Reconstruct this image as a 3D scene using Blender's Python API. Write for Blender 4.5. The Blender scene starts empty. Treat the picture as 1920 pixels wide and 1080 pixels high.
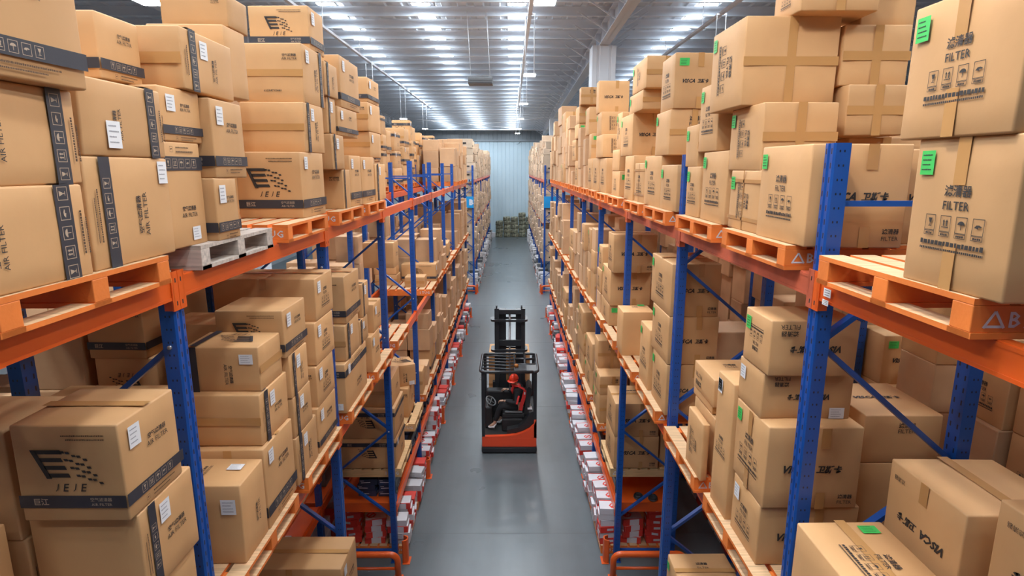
import bpy, bmesh, math, random
from mathutils import Vector, Matrix, Euler
import numpy as np
C = bpy.context.scene.collection
PI = math.pi
# ------------------------------------------------------------------ camera
CAM_H = 6.4
F_PX = 1095.0
PITCH = math.atan(225 / F_PX)
cam_d = bpy.data.cameras.new('camera'); cam = bpy.data.objects.new('camera', cam_d); C.objects.link(cam)
cam_d.sensor_width = 36; cam_d.lens = 36 * F_PX / 1920; cam_d.clip_start = 0.05; cam_d.clip_end = 300
cam.location = (0, 0, CAM_H)
cam.rotation_euler = (PI / 2 - PITCH, 0, -math.radians(0.154))
bpy.context.scene.camera = cam
# ------------------------------------------------------------------ world, exposure
w = bpy.data.worlds.new('world'); bpy.context.scene.world = w; w.use_nodes = True
w.node_tree.nodes['Background'].inputs[0].default_value = (0.55, 0.65, 0.8, 1)
w.node_tree.nodes['Background'].inputs[1].default_value = 0.25
vs = bpy.context.scene.view_settings
vs.view_transform = 'Standard'; vs.look = 'None'; vs.gamma = 1; vs.use_curve_mapping = False
vs.exposure = -0.38
LIGHT_PANEL = 125.0      # emission strength of the roof lights
LIGHT_LAMP = 300.0       # emission strength of the hanging LED lamps
PANEL_COL = (0.84, 0.93, 1.0)
try:
    bpy.context.scene.cycles.max_bounces = 8
    bpy.context.scene.cycles.diffuse_bounces = 5
    bpy.context.scene.cycles.sample_clamp_indirect = 4
except Exception: pass

# ------------------------------------------------------------------ helpers
class MB:
    def __init__(s): s.v = []; s.f = []; s.m = []; s.sm = []
    def add(s, v, f, mi=0, smooth=False):
        o = len(s.v); s.v += [tuple(p) for p in v]
        for q in f: s.f.append(tuple(i + o for i in q)); s.m.append(mi); s.sm.append(smooth)
    def box(s, x0, x1, y0, y1, z0, z1, mi=0, top=None, r=0.0):
        if r > 0:
            v, f = rbox((x1 - x0) / 2, (y1 - y0) / 2, (z1 - z0) / 2, r)
            c = ((x0 + x1) / 2, (y0 + y1) / 2, (z0 + z1) / 2)
            s.add([(a + c[0], b + c[1], d + c[2]) for a, b, d in v], f, mi); return
        v = [(x0, y0, z0), (x1, y0, z0), (x1, y1, z0), (x0, y1, z0), (x0, y0, z1), (x1, y0, z1), (x1, y1, z1), (x0, y1, z1)]
        o = len(s.v); s.v += v
        for k, q in enumerate([(0, 3, 2, 1), (4, 5, 6, 7), (0, 1, 5, 4), (1, 2, 6, 5), (2, 3, 7, 6), (3, 0, 4, 7)]):
            s.f.append(tuple(i + o for i in q)); s.m.append(top if (k == 1 and top is not None) else mi); s.sm.append(False)
    def bar(s, a, b, w, h, mi=0, up=(0, 0, 1)):
        a = Vector(a); b = Vector(b); d = (b - a).normalized(); up = Vector(up)
        sd = d.cross(up)
        if sd.length < 1e-4: sd = d.cross(Vector((0, 1, 0)))
        sd.normalize(); u2 = sd.cross(d)
        P = []
        for p in (a, b):
            for i, j in ((-1, -1), (1, -1), (1, 1), (-1, 1)): P.append(p + sd * (w / 2 * i) + u2 * (h / 2 * j))
        s.add(P, [(0, 3, 2, 1), (4, 5, 6, 7), (0, 1, 5, 4), (1, 2, 6, 5), (2, 3, 7, 6), (3, 0, 4, 7)], mi)
    def tube(s, pts, r, n=8, mi=0, caps=True, smooth=True):
        pts = [Vector(p) for p in pts]; rr = r if isinstance(r, (list, tuple)) else [r] * len(pts)
        t0 = (pts[1] - pts[0]).normalized(); a = t0.cross(Vector((0, 0, 1)))
        if a.length < 0.05: a = t0.cross(Vector((0, 1, 0)))
        a.normalize(); V = []; prev = t0
        for i, p in enumerate(pts):
            t = (pts[min(i + 1, len(pts) - 1)] - pts[max(i - 1, 0)]).normalized()
            a = (a - t * a.dot(t)).normalized(); b = t.cross(a)
            for k in range(n):
                an = 2 * PI * k / n; V.append(p + (a * math.cos(an) + b * math.sin(an)) * rr[i])
        Fc = []
        for i in range(len(pts) - 1):
            for k in range(n):
                k2 = (k + 1) % n; Fc.append((i * n + k, (i + 1) * n + k, (i + 1) * n + k2, i * n + k2))
        s.add(V, Fc, mi, smooth)
        if caps:
            o = len(s.v) - len(V)
            s.f.append(tuple(o + k for k in range(n))); s.m.append(mi); s.sm.append(False)
            s.f.append(tuple(o + len(V) - n + k for k in reversed(range(n)))); s.m.append(mi); s.sm.append(False)
    def prism(s, poly, axis, a, b, mi=0, smooth=False):
        # poly: 2D points in the plane perpendicular to axis ('x': (y,z), 'y': (x,z), 'z': (x,y))
        def P(p, t): return {'x': (t, p[0], p[1]), 'y': (p[0], t, p[1]), 'z': (p[0], p[1], t)}[axis]
        n = len(poly); V = [P(p, a) for p in poly] + [P(p, b) for p in poly]
        Fc = [tuple(range(n)), tuple(range(2 * n - 1, n - 1, -1))]
        Fs = [(i, i + n, (i + 1) % n + n, (i + 1) % n) for i in range(n)]
        s.add(V, Fc, mi); o = len(s.v) - 2 * n
        for q in Fs: s.f.append(tuple(i + o for i in q)); s.m.append(mi); s.sm.append(smooth)
    def lathe(s, prof, c=(0, 0, 0), n=16, mi=0, axis='z', smooth=True):
        V = []
        for r, h in prof:
            for k in range(n):
                a = 2 * PI * k / n; p = (r * math.cos(a), r * math.sin(a), h)
                if axis == 'x': p = (h, p[0], p[1])
                if axis == 'y': p = (p[0], h, p[1])
                V.append((p[0] + c[0], p[1] + c[1], p[2] + c[2]))
        Fc = []
        for i in range(len(prof) - 1):
            for k in range(n):
                k2 = (k + 1) % n; Fc.append((i * n + k, i * n + k2, (i + 1) * n + k2, (i + 1) * n + k))
        s.add(V, Fc, mi, smooth)
    def xform(s, M, start=0):
        for i in range(start, len(s.v)): s.v[i] = tuple(M @ Vector(s.v[i]))
    def mesh(s, name, mats, fixn=True):
        me = bpy.data.meshes.new(name); me.from_pydata(s.v, [], s.f)
        for m in mats: me.materials.append(m)
        me.polygons.foreach_set('material_index', s.m); me.polygons.foreach_set('use_smooth', s.sm)
        if fixn:
            bm = bmesh.new(); bm.from_mesh(me); bmesh.ops.recalc_face_normals(bm, faces=bm.faces); bm.to_mesh(me); bm.free()
        me.update(); return me
    def build(s, name, mats, parent=None, loc=None, fixn=True):
        if not isinstance(mats, (list, tuple)): mats = [mats]
        o = bpy.data.objects.new(name, s.mesh(name, mats, fixn)); C.objects.link(o)
        if parent: o.parent = parent
        if loc: o.location = loc
        return o

def rbox(hx, hy, hz, r, inner=(), bulge=0.0, rng=None, jit=0.0):
    r = min(r, hx * .45, hy * .45, hz * .45)
    ax = []
    for h in (hx, hy, hz): ax.append([-h, -h + r] + [(h - r) * t for t in inner] + [h - r, h])
    n = len(ax[0]); idx = {}; V = []
    cj = {}
    if rng and jit:
        for a in (0, 1):
            for b in (0, 1):
                for c in (0, 1): cj[(a, b, c)] = tuple(rng.uniform(-jit, jit) for _ in range(3))
    def vert(i, j, k):
        key = (i, j, k)
        if key in idx: return idx[key]
        p = [ax[0][i], ax[1][j], ax[2][k]]; h = (hx, hy, hz)
        q = [max(-h[a] + r, min(h[a] - r, p[a])) for a in range(3)]
        d = [p[a] - q[a] for a in range(3)]; L = math.sqrt(sum(x * x for x in d))
        nd = [x / L for x in d] if L > 1e-9 else [0, 0, 0]
        res = [q[a] + nd[a] * r for a in range(3)]
        t = [res[a] / h[a] for a in range(3)]
        if bulge:
            for a in range(3):
                b_, c_ = (a + 1) % 3, (a + 2) % 3
                res[a] += (1 if t[a] > 0 else -1) * (abs(t[a]) > .98) * bulge * (1 - t[b_] ** 2) * (1 - t[c_] ** 2)
        if cj:
            tt = [(x + 1) / 2 for x in t]
            for (a, b, c), o in cj.items():
                wgt = (tt[0] if a else 1 - tt[0]) * (tt[1] if b else 1 - tt[1]) * (tt[2] if c else 1 - tt[2])
                for q_ in range(3): res[q_] += wgt * o[q_]
        idx[key] = len(V); V.append(tuple(res)); return idx[key]
    Fc = []; e = n - 1
    for i in range(e):
        for j in range(e):
            Fc.append((vert(i, j, 0), vert(i, j + 1, 0), vert(i + 1, j + 1, 0), vert(i + 1, j, 0)))
            Fc.append((vert(i, j, e), vert(i + 1, j, e), vert(i + 1, j + 1, e), vert(i, j + 1, e)))
            Fc.append((vert(i, 0, j), vert(i + 1, 0, j), vert(i + 1, 0, j + 1), vert(i, 0, j + 1)))
            Fc.append((vert(i, e, j), vert(i, e, j + 1), vert(i + 1, e, j + 1), vert(i + 1, e, j)))
            Fc.append((vert(0, i, j), vert(0, i, j + 1), vert(0, i + 1, j + 1), vert(0, i + 1, j)))
            Fc.append((vert(e, i, j), vert(e, i + 1, j), vert(e, i + 1, j + 1), vert(e, i, j + 1)))
    return V, Fc

def empty(name, loc=(0, 0, 0), rz=0):
    o = bpy.data.objects.new(name, None); C.objects.link(o); o.location = loc; o.rotation_euler = (0, 0, rz)
    o.empty_display_size = .1; return o
USED = {}
def tag(o, label=None, cat=None, group=None, kind=None):
    if label:
        label = ' '.join(label.split()); USED.setdefault(label, []).append(o.name)
        o['label'] = label
    if cat: o['category'] = cat
    if group: o['group'] = group
    if kind: o['kind'] = kind
    return o
def struct(o): o['kind'] = 'structure'; return o
def dup(o, loc=None, rz=None, parent=None):
    c = o.copy(); C.objects.link(c)
    if parent: c.parent = parent
    for ch in list(o.children): dup(ch, parent=c)
    if loc is not None: c.location = loc
    if rz is not None: c.rotation_euler = (0, 0, rz)
    return c
NTH = ['zeroth', 'first', 'second', 'third', 'fourth', 'fifth', 'sixth', 'seventh', 'eighth', 'ninth', 'tenth', 'eleventh', 'twelfth',
       'thirteenth', 'fourteenth', 'fifteenth', 'sixteenth', 'seventeenth', 'eighteenth', 'nineteenth', 'twentieth', 'twenty-first',
       'twenty-second', 'twenty-third', 'twenty-fourth']
# ------------------------------------------------------------------ materials
def mat(name, col, rough=.5, metal=0, noise=0, nscale=8, bump=0, bscale=60, spec=.5, rand=0, emit=None, est=0, coat=0, stretch=None):
    m = bpy.data.materials.new(name); m.use_nodes = True; nt = m.node_tree; N = nt.nodes; L = nt.links
    b = N['Principled BSDF']; b.inputs['Roughness'].default_value = rough; b.inputs['Metallic'].default_value = metal
    b.inputs['Specular IOR Level'].default_value = spec; b.inputs['Coat Weight'].default_value = coat
    src = None
    rgb = N.new('ShaderNodeRGB'); rgb.outputs[0].default_value = (*col, 1); src = rgb.outputs[0]
    tc = N.new('ShaderNodeTexCoord'); vec = tc.outputs['Object']
    if stretch:
        mp = N.new('ShaderNodeMapping'); mp.inputs['Scale'].default_value = stretch; L.new(vec, mp.inputs[0]); vec = mp.outputs[0]
    if rand or noise:
        hsv = N.new('ShaderNodeHueSaturation'); L.new(src, hsv.inputs['Color']); val = None
        if rand:
            gi = N.new('ShaderNodeNewGeometry'); oi = N.new('ShaderNodeObjectInfo')
            ad = N.new('ShaderNodeMath'); ad.operation = 'ADD'; L.new(gi.outputs['Random Per Island'], ad.inputs[0]); L.new(oi.outputs['Random'], ad.inputs[1])
            fr = N.new('ShaderNodeMath'); fr.operation = 'FRACT'; L.new(ad.outputs[0], fr.inputs[0])
            mr = N.new('ShaderNodeMapRange'); L.new(fr.outputs[0], mr.inputs[0]); mr.inputs[3].default_value = 1 - rand; mr.inputs[4].default_value = 1 + rand; val = mr.outputs[0]
        if noise:
            no = N.new('ShaderNodeTexNoise'); no.inputs['Scale'].default_value = nscale; no.inputs['Detail'].default_value = 5; L.new(vec, no.inputs[0])
            mr2 = N.new('ShaderNodeMapRange'); L.new(no.outputs[0], mr2.inputs[0]); mr2.inputs[1].default_value = .3; mr2.inputs[2].default_value = .7
            mr2.inputs[3].default_value = 1 - noise; mr2.inputs[4].default_value = 1 + noise
            if val is None: val = mr2.outputs[0]
            else:
                mu = N.new('ShaderNodeMath'); mu.operation = 'MULTIPLY'; L.new(val, mu.inputs[0]); L.new(mr2.outputs[0], mu.inputs[1]); val = mu.outputs[0]
        L.new(val, hsv.inputs['Value']); src = hsv.outputs[0]
    L.new(src, b.inputs['Base Color'])
    if bump:
        nb = N.new('ShaderNodeTexNoise'); nb.inputs['Scale'].default_value = bscale; nb.inputs['Detail'].default_value = 3; L.new(vec, nb.inputs[0])
        bp = N.new('ShaderNodeBump'); bp.inputs['Strength'].default_value = bump; bp.inputs['Distance'].default_value = .01
        L.new(nb.outputs[0], bp.inputs['Height']); L.new(bp.outputs[0], b.inputs['Normal'])
    if emit:
        b.inputs['Emission Color'].default_value = (*emit, 1); b.inputs['Emission Strength'].default_value = est
    return m
M = {}
M['card'] = mat('cardboard', (.60, .335, .148), .62, noise=.05, nscale=3, bump=.12, bscale=14, rand=.10, spec=.35)
def worn_edges(m):
    nt = m.node_tree; N = nt.nodes; L = nt.links; b = N['Principled BSDF']; old = b.inputs['Base Color'].links[0].from_socket
    ge = N.new('ShaderNodeNewGeometry'); mr = N.new('ShaderNodeMapRange'); L.new(ge.outputs['Pointiness'], mr.inputs[0])
    mr.inputs[1].default_value = .54; mr.inputs[2].default_value = .70; mr.inputs[4].default_value = .45
    mx = N.new('ShaderNodeMix'); mx.data_type = 'RGBA'; L.new(mr.outputs[0], mx.inputs[0]); L.new(old, mx.inputs[6]); mx.inputs[7].default_value = (.78, .58, .38, 1); L.new(mx.outputs[2], b.inputs['Base Color'])
worn_edges(M['card'])
M['cardstuff'] = mat('cardboard_pile', (.58, .35, .19), .62, noise=.07, nscale=4, bump=.3, bscale=10, rand=.14, spec=.35)
M['tape'] = mat('parcel_tape', (.53, .275, .10), .22, spec=.6, coat=.4)
M['gtape'] = mat('clear_tape', (.60, .40, .24), .12, spec=.8, coat=.8)
M['seam'] = mat('flap_gap', (.16, .085, .04), .9)
M['ink'] = mat('black_ink', (.028, .022, .02), .7)
M['inkbrown'] = mat('brown_ink', (.09, .045, .022), .75)
M['inkgrey'] = mat('grey_ink', (.33, .33, .36), .7)
M['band'] = mat('navy_band', (.03, .03, .04), .55)
M['wink'] = mat('reversed_print', (.46, .35, .25), .6)
M['white'] = mat('label_paper', (.8, .8, .82), .5)
M['green'] = mat('green_label', (.05, .52, .10), .5)
M['wood'] = mat('raw_pine', (.62, .40, .22), .65, noise=.22, nscale=3, bump=.15, stretch=(1, 18, 18), rand=.08)
M['woodold'] = mat('weathered_wood', (.52, .44, .38), .8, noise=.25, nscale=4, bump=.25, stretch=(1, 10, 10), rand=.1)
M['orwood'] = mat('orange_painted_wood', (.78, .20, .035), .55, noise=.12, nscale=5, bump=.12, rand=.06)
M['palewood'] = mat('pale_wood', (.66, .42, .2), .65, noise=.15, nscale=4, stretch=(1, 10, 10))
M['orange'] = mat('orange_steel', (.73, .105, .012), .34, noise=.05, nscale=2, spec=.5, coat=.15)
M['orange2'] = mat('faded_orange_steel', (.56, .12, .06), .45, noise=.42, nscale=3.2)
M['bolt'] = mat('zinc', (.5, .52, .55), .35, metal=.8)
M['dark'] = mat('dark_gap', (.01, .01, .012), .8)
M['white_steel'] = mat('white_painted_steel', (.72, .75, .8), .4)
M['roof'] = mat('roof_sheet', (.72, .79, .87), .42, noise=.08, nscale=.5, spec=.5)
M['purlin'] = mat('galvanised_purlin', (.76, .82, .89), .42, metal=.0, noise=.1, nscale=1.5, stretch=(.15, 1, 1))
M['rafter'] = mat('painted_rafter', (.60, .65, .72), .5)
M['blackpaint'] = mat('black_truck_paint', (.02, .022, .026), .38, spec=.5)
M['blackplastic'] = mat('black_plastic', (.018, .018, .02), .55)
M['rubber'] = mat('rubber', (.012, .012, .012), .8)
M['redpaint'] = mat('truck_orange_red', (.80, .075, .018), .3, coat=.3)
M['cloth'] = mat('black_workwear', (.012, .012, .015), .85, bump=.3, bscale=40)
M['redcloth'] = mat('red_workwear', (.66, .03, .025), .7)
M['helmet'] = mat('red_helmet_shell', (.80, .05, .02), .25, coat=.4)
M['skin'] = mat('skin', (.55, .33, .23), .5)
M['hair'] = mat('black_hair', (.01, .009, .009), .6)
M['shoe'] = mat('white_shoe', (.8, .8, .82), .5)
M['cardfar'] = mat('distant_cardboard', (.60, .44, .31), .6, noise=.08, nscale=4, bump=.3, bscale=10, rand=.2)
M['redbox'] = mat('red_print', (.68, .045, .03), .5)
M['whitebox'] = mat('white_carton', (.68, .68, .72), .5, rand=.05)
M['navybox'] = mat('navy_carton', (.02, .035, .08), .5, rand=.3)
M['signblue'] = mat('blue_sign', (.01, .28, .62), .4)
M['panel'] = mat('roof_light', (.9, .9, .9), .5, emit=PANEL_COL, est=LIGHT_PANEL)
M['lampglow'] = mat('lamp_lens', (.9, .9, .9), .5, emit=(1.0, .97, .93), est=LIGHT_LAMP)
M['lampglow2'] = mat('lamp_shell', (.8, .8, .8), .4)
M['grey'] = mat('grey_box', (.12, .125, .13), .5)
M['paper'] = mat('crumpled_plastic', (.55, .52, .52), .35, noise=.3, nscale=8)
def steel_blue():
    m = mat('blue_steel', (.006, .072, .33), .33, coat=.2, noise=.05, nscale=2); nt = m.node_tree; N = nt.nodes; L = nt.links
    b = N['Principled BSDF']; tc = N.new('ShaderNodeTexCoord'); sp = N.new('ShaderNodeSeparateXYZ'); L.new(tc.outputs['Object'], sp.inputs[0])
    def mth(op, a, b_=None):
        n = N.new('ShaderNodeMath'); n.operation = op
        for i, q in enumerate((a, b_)):
            if q is None: continue
            if isinstance(q, (int, float)): n.inputs[i].default_value = q
            else: L.new(q, n.inputs[i])
        return n.outputs[0]
    fz = mth('FRACT', mth('MULTIPLY', sp.outputs[2], 1 / .075))
    zm = mth('LESS_THAN', mth('ABSOLUTE', mth('SUBTRACT', fz, .5)), .2)
    ym = mth('LESS_THAN', mth('ABSOLUTE', mth('SUBTRACT', mth('ABSOLUTE', sp.outputs[1]), .027)), .0055)
    xm = mth('LESS_THAN', mth('ABSOLUTE', mth('SUBTRACT', mth('ABSOLUTE', sp.outputs[0]), .012)), .004)
    zm2 = mth('LESS_THAN', mth('ABSOLUTE', mth('SUBTRACT', fz, .5)), .08)
    msk = mth('MAXIMUM', mth('MULTIPLY', zm, ym), mth('MULTIPLY', zm2, xm))
    mx = N.new('ShaderNodeMix'); mx.data_type = 'RGBA'
    old = b.inputs['Base Color'].links[0].from_socket
    L.new(msk, mx.inputs[0]); L.new(old, mx.inputs[6]); mx.inputs[7].default_value = (.003, .005, .02, 1); L.new(mx.outputs[2], b.inputs['Base Color'])
    return m
M['bluepost'] = steel_blue()
M['blue'] = mat('blue_brace_steel', (.006, .072, .33), .33, coat=.2, noise=.05, nscale=2)
def floor_mat():
    m = mat('epoxy_floor', (.2, .225, .24), .33, spec=.45); nt = m.node_tree; N = nt.nodes; L = nt.links; b = N['Principled BSDF']
    tc = N.new('ShaderNodeTexCoord'); n1 = N.new('ShaderNodeTexNoise'); n1.inputs['Scale'].default_value = .5; n1.inputs['Detail'].default_value = 4; L.new(tc.outputs['Object'], n1.inputs[0])
    mp = N.new('ShaderNodeMapping'); mp.inputs['Scale'].default_value = (3, .35, 1); L.new(tc.outputs['Object'], mp.inputs[0])
    n2 = N.new('ShaderNodeTexNoise'); n2.inputs['Scale'].default_value = 1.2; n2.inputs['Detail'].default_value = 6; L.new(mp.outputs[0], n2.inputs[0])
    cr = N.new('ShaderNodeValToRGB'); cr.color_ramp.elements[0].position = .3; cr.color_ramp.elements[0].color = (.102, .121, .132, 1)
    cr.color_ramp.elements[1].position = .7; cr.color_ramp.elements[1].color = (.14, .162, .174, 1)
    ad = N.new('ShaderNodeMix'); ad.data_type = 'FLOAT'; ad.inputs[0].default_value = .5; L.new(n1.outputs[0], ad.inputs[2]); L.new(n2.outputs[0], ad.inputs[3])
    L.new(ad.outputs[0], cr.inputs[0])
    n3 = N.new('ShaderNodeTexNoise'); n3.inputs['Scale'].default_value = 2.2; n3.inputs['Detail'].default_value = 10; L.new(tc.outputs['Object'], n3.inputs[0])
    c3 = N.new('ShaderNodeValToRGB'); c3.color_ramp.elements[0].position = .5; c3.color_ramp.elements[1].position = .9
    c3.color_ramp.elements[0].color = (0, 0, 0, 1); c3.color_ramp.elements[1].color = (.35, .35, .35, 1); L.new(n3.outputs[0], c3.inputs[0])
    mx = N.new('ShaderNodeMix'); mx.data_type = 'RGBA'; L.new(c3.outputs[0], mx.inputs[0]); L.new(cr.outputs[0], mx.inputs[6]); mx.inputs[7].default_value = (.07, .078, .083, 1)
    L.new(mx.outputs[2], b.inputs['Base Color'])
    rr = N.new('ShaderNodeMapRange'); L.new(n1.outputs[0], rr.inputs[0]); rr.inputs[3].default_value = .24; rr.inputs[4].default_value = .34; L.new(rr.outputs[0], b.inputs['Roughness'])
    return m
M['floor'] = floor_mat()
def ribbed(name, c0, c1, axis, freq, rough=.45):
    m = mat(name, c0, rough); nt = m.node_tree; N = nt.nodes; L = nt.links; b = N['Principled BSDF']
    return m
M['wallwhite'] = mat('white_wall_panel', (.55, .68, .76), .5, noise=.04, nscale=.6)
M['wallgrey'] = mat('grey_wall_panel', (.28, .31, .335), .5, noise=.05, nscale=.6)

# ------------------------------------------------------------------ the building shell
X0, X1, YB, YF = -16.0, 22.0, -9.0, 57.0
def roof_h(y): return 11.85 - .03 * y
mb = MB(); mb.box(X0, X1, YB, YF, -.2, 0); struct(mb.build('floor', M['floor']))
mb = MB()
for jy in (-3, 3, 9.35, 15, 21, 27, 33, 39, 45, 51): mb.box(X0 + .3, X1 - .3, jy - .004, jy + .004, .0005, .0015)
struct(mb.build('trim_1', M['grey']))
# roof sheet: trapezoid ribs run along Y
mb = MB(); x = X0; prof = []
while x < X1:
    prof += [(x, 0), (x + .16, 0), (x + .20, .05), (x + .36, .05), (x + .40, 0)]; x += .5
prof.append((X1, 0)); n = len(prof)
V = [(a, YB, roof_h(YB) + b) for a, b in prof] + [(a, YF, roof_h(YF) + b) for a, b in prof]
mb.add(V, [(i, i + 1, n + i + 1, n + i) for i in range(n - 1)]); struct(mb.build('ceiling', M['roof']))
# walls; the far one ribbed white panels below a grey band
def ribwall(name, xa, xb, y, z0, z1, m, pitch=.62, d=.03):
    mb = MB(); x = xa; P = []
    while x < xb - .001:
        w_ = min(pitch, xb - x); P += [(x, y), (x + w_ * .82, y), (x + w_ * .86, y + d), (x + w_ * .96, y + d)]; x += w_
    P.append((xb, y)); n = len(P)
    V = [(a, b, z0) for a, b in P] + [(a, b, z1) for a, b in P]
    mb.add(V, [(i, i + 1, n + i + 1, n + i) for i in range(n - 1)]); return struct(mb.build(name, m))
ribwall('wall_back', X0, X1, YF - .12, 0, 8.85, M['wallwhite'], .38, .035)
ribwall('wall_back_2', X0, X1, YF - .06, 9.0, roof_h(YF), M['wallgrey'], .4, .03)
mb = MB(); mb.box(X0, X1, YF - .22, YF - .02, 8.85, 9.02); struct(mb.build('trim_2', M['wallgrey']))
mb = MB(); mb.box(X0, X1, YF, YF + .15, 0, roof_h(YF)); struct(mb.build('wall_back_3', M['wallgrey']))
for nm, xa, xb in (('wall_left', X0 - .15, X0), ('wall_right', X1, X1 + .15)):
    mb = MB(); mb.v = []
    mb.add([(xa, YB, 0), (xb, YB, 0), (xb, YF, 0), (xa, YF, 0), (xa, YB, roof_h(YB)), (xb, YB, roof_h(YB)), (xb, YF, roof_h(YF)), (xa, YF, roof_h(YF))],
           [(0, 3, 2, 1), (4, 5, 6, 7), (0, 1, 5, 4), (1, 2, 6, 5), (2, 3, 7, 6), (3, 0, 4, 7)])
    struct(mb.build(nm, M['wallgrey']))
mb = MB(); mb.box(X0, X1, YB - .15, YB, 0, roof_h(YB)); struct(mb.build('wall_front', M['wallgrey']))
# purlins: Z sections across the hall
PSP = 1.4
npur = int((YF - YB) / PSP)
TRIM = 3
for i in range(npur + 1):
    mb = MB(); y = YB + .3 + i * PSP
    if y > YF - .2: break
    h = roof_h(y)
    mb.box(X0, X1, y - .003, y + .003, h - .30, h - .01)
    mb.box(X0, X1, y - .07, y, h - .306, h - .30); mb.box(X0, X1, y, y + .07, h - .012, h - .006)
    mb.box(X0, X1, y - .076, y - .07, h - .306, h - .28)
    TRIM += 1; struct(mb.build('trim_%d' % TRIM, M['purlin']))
# roof lights between the purlins, in rows along the hall
WIN = 0
for ci, cx in enumerate((-5.45, -2.65, .2, 5.85)):
    for i in range(npur):
        y = YB + .3 + i * PSP + PSP / 2
        if y > YF - 1.5 or y < -3: continue  # unseen rows added behind the camera to brighten faces turned to it
        h = roof_h(y) - .14; mb = MB(); fr = MB()
        mb.add([(cx - .27, y - .14, h), (cx - .27, y + .14, h), (cx + .27, y + .14, h), (cx + .27, y - .14, h)], [(0, 1, 2, 3)])
        for (a, b, c_, d) in ((cx - .29, cx - .27, y - .16, y + .16), (cx + .27, cx + .29, y - .16, y + .16), (cx - .27, cx + .27, y - .16, y - .14), (cx - .27, cx + .27, y + .14, y + .16), (cx - .26, cx - .25, y, y + .01), (cx + .25, cx + .26, y, y + .01)):
            fr.box(a, b, c_, d, h - .012, (h + .012 if d - c_ > .02 or b - a > .02 else h + .13))
        WIN += 1; o = struct(fr.build('window_%d' % WIN, M['white_steel'])); mb.build('roof_light_pane', M['panel'], o, fixn=False)
# rafters and columns
def ibeam(mb, x, ya, yb, zb, d, wf=.34, mi=0):
    for (a, b, c_, e_) in ((x - .008, x + .008, 0, d), (x - wf / 2, x + wf / 2, 0, .02), (x - wf / 2, x + wf / 2, d - .02, d)):
        za, zb_ = zb(ya), zb(yb)
        mb.add([(a, ya, za + c_), (b, ya, za + c_), (b, yb, zb_ + c_), (a, yb, zb_ + c_), (a, ya, za + e_), (b, ya, za + e_), (b, yb, zb_ + e_), (a, yb, zb_ + e_)],
               [(0, 3, 2, 1), (4, 5, 6, 7), (0, 1, 5, 4), (1, 2, 6, 5), (2, 3, 7, 6), (3, 0, 4, 7)], mi)
XR_ = 3.115
for k, rx in enumerate((XR_, -9.2, 15.0)):
    mb = MB(); zb = lambda y: roof_h(y) - .27 - .58
    ibeam(mb, rx, YB + .1, YF - .25, zb, .58)
    y = YB + 1.0
    while y < YF - 1:       # web stiffeners and fly braces up to the purlins
        mb.box(rx - .16, rx + .16, y - .006, y + .006, zb(y) + .02, zb(y) + .56)
        if k == 0 or True:
            mb.bar((rx - .15, y + .4, zb(y) + .03), (rx - 1.05, y + .4, roof_h(y) - .25), .04, .04)
            mb.bar((rx + .15, y + .4, zb(y) + .03), (rx + 1.05, y + .4, roof_h(y) - .25), .04, .04)
        y += PSP
    TRIM += 1; struct(mb.build('trim_%d' % TRIM, M['rafter']))
for k, (cx, cy_) in enumerate(((3.115, 20.9), (3.115, 42.0), (-9.2, 20.9), (-9.2, 42.0))):
    mb = MB(); top = roof_h(cy_) - .27 - .58; hw = .39
    P = []
    for (a, b) in ((-1, -1), (1, -1), (1, 1), (-1, 1)): P.append((a, b))
    # ribbed cladding round the column
    pts = []
    for s_ in range(4):
        (ax, ay), (bx, by) = P[s_], P[(s_ + 1) % 4]
        for t, d in ((0, 1), (.18, 1), (.2, .94), (.3, .94), (.32, 1), (.68, 1), (.7, .94), (.8, .94), (.82, 1)):
            px, py = ax + (bx - ax) * t, ay + (by - ay) * t
            if d < 1:
                if ax == bx: px *= d
                else: py *= d
            pts.append((cx + px * hw, cy_ + py * hw))
    mb.prism(pts, 'z', 0, top); TRIM += 1; struct(mb.build('trim_%d' % TRIM, M['white_steel']))
# wind bracing, pipe and rail near the far wall
mb = MB(); yb_ = 50
mb.tube([(-9, 44, roof_h(44) - .5), (XR_, 55, roof_h(55) - .5)], .025, 6); mb.tube([(XR_, 44, roof_h(44) - .5), (-9, 55, roof_h(55) - .5)], .025, 6)
TRIM += 1; struct(mb.build('trim_%d' % TRIM, M['white_steel']))
mb = MB(); mb.tube([(-9.2, 50, 9.5), (XR_, 50, 9.5)], .045, 8); mb.tube([(-9.1, 50, 9.5), (-9.1, 50, roof_h(50))], .02, 6); mb.tube([(XR_ - .1, 50, 9.5), (XR_ - .1, 50, roof_h(50))], .02, 6)
tag(mb.build('water_pipe', M['white_steel']), 'long white pipe crossing the hall just below the roof near the far wall', 'pipe')
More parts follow.
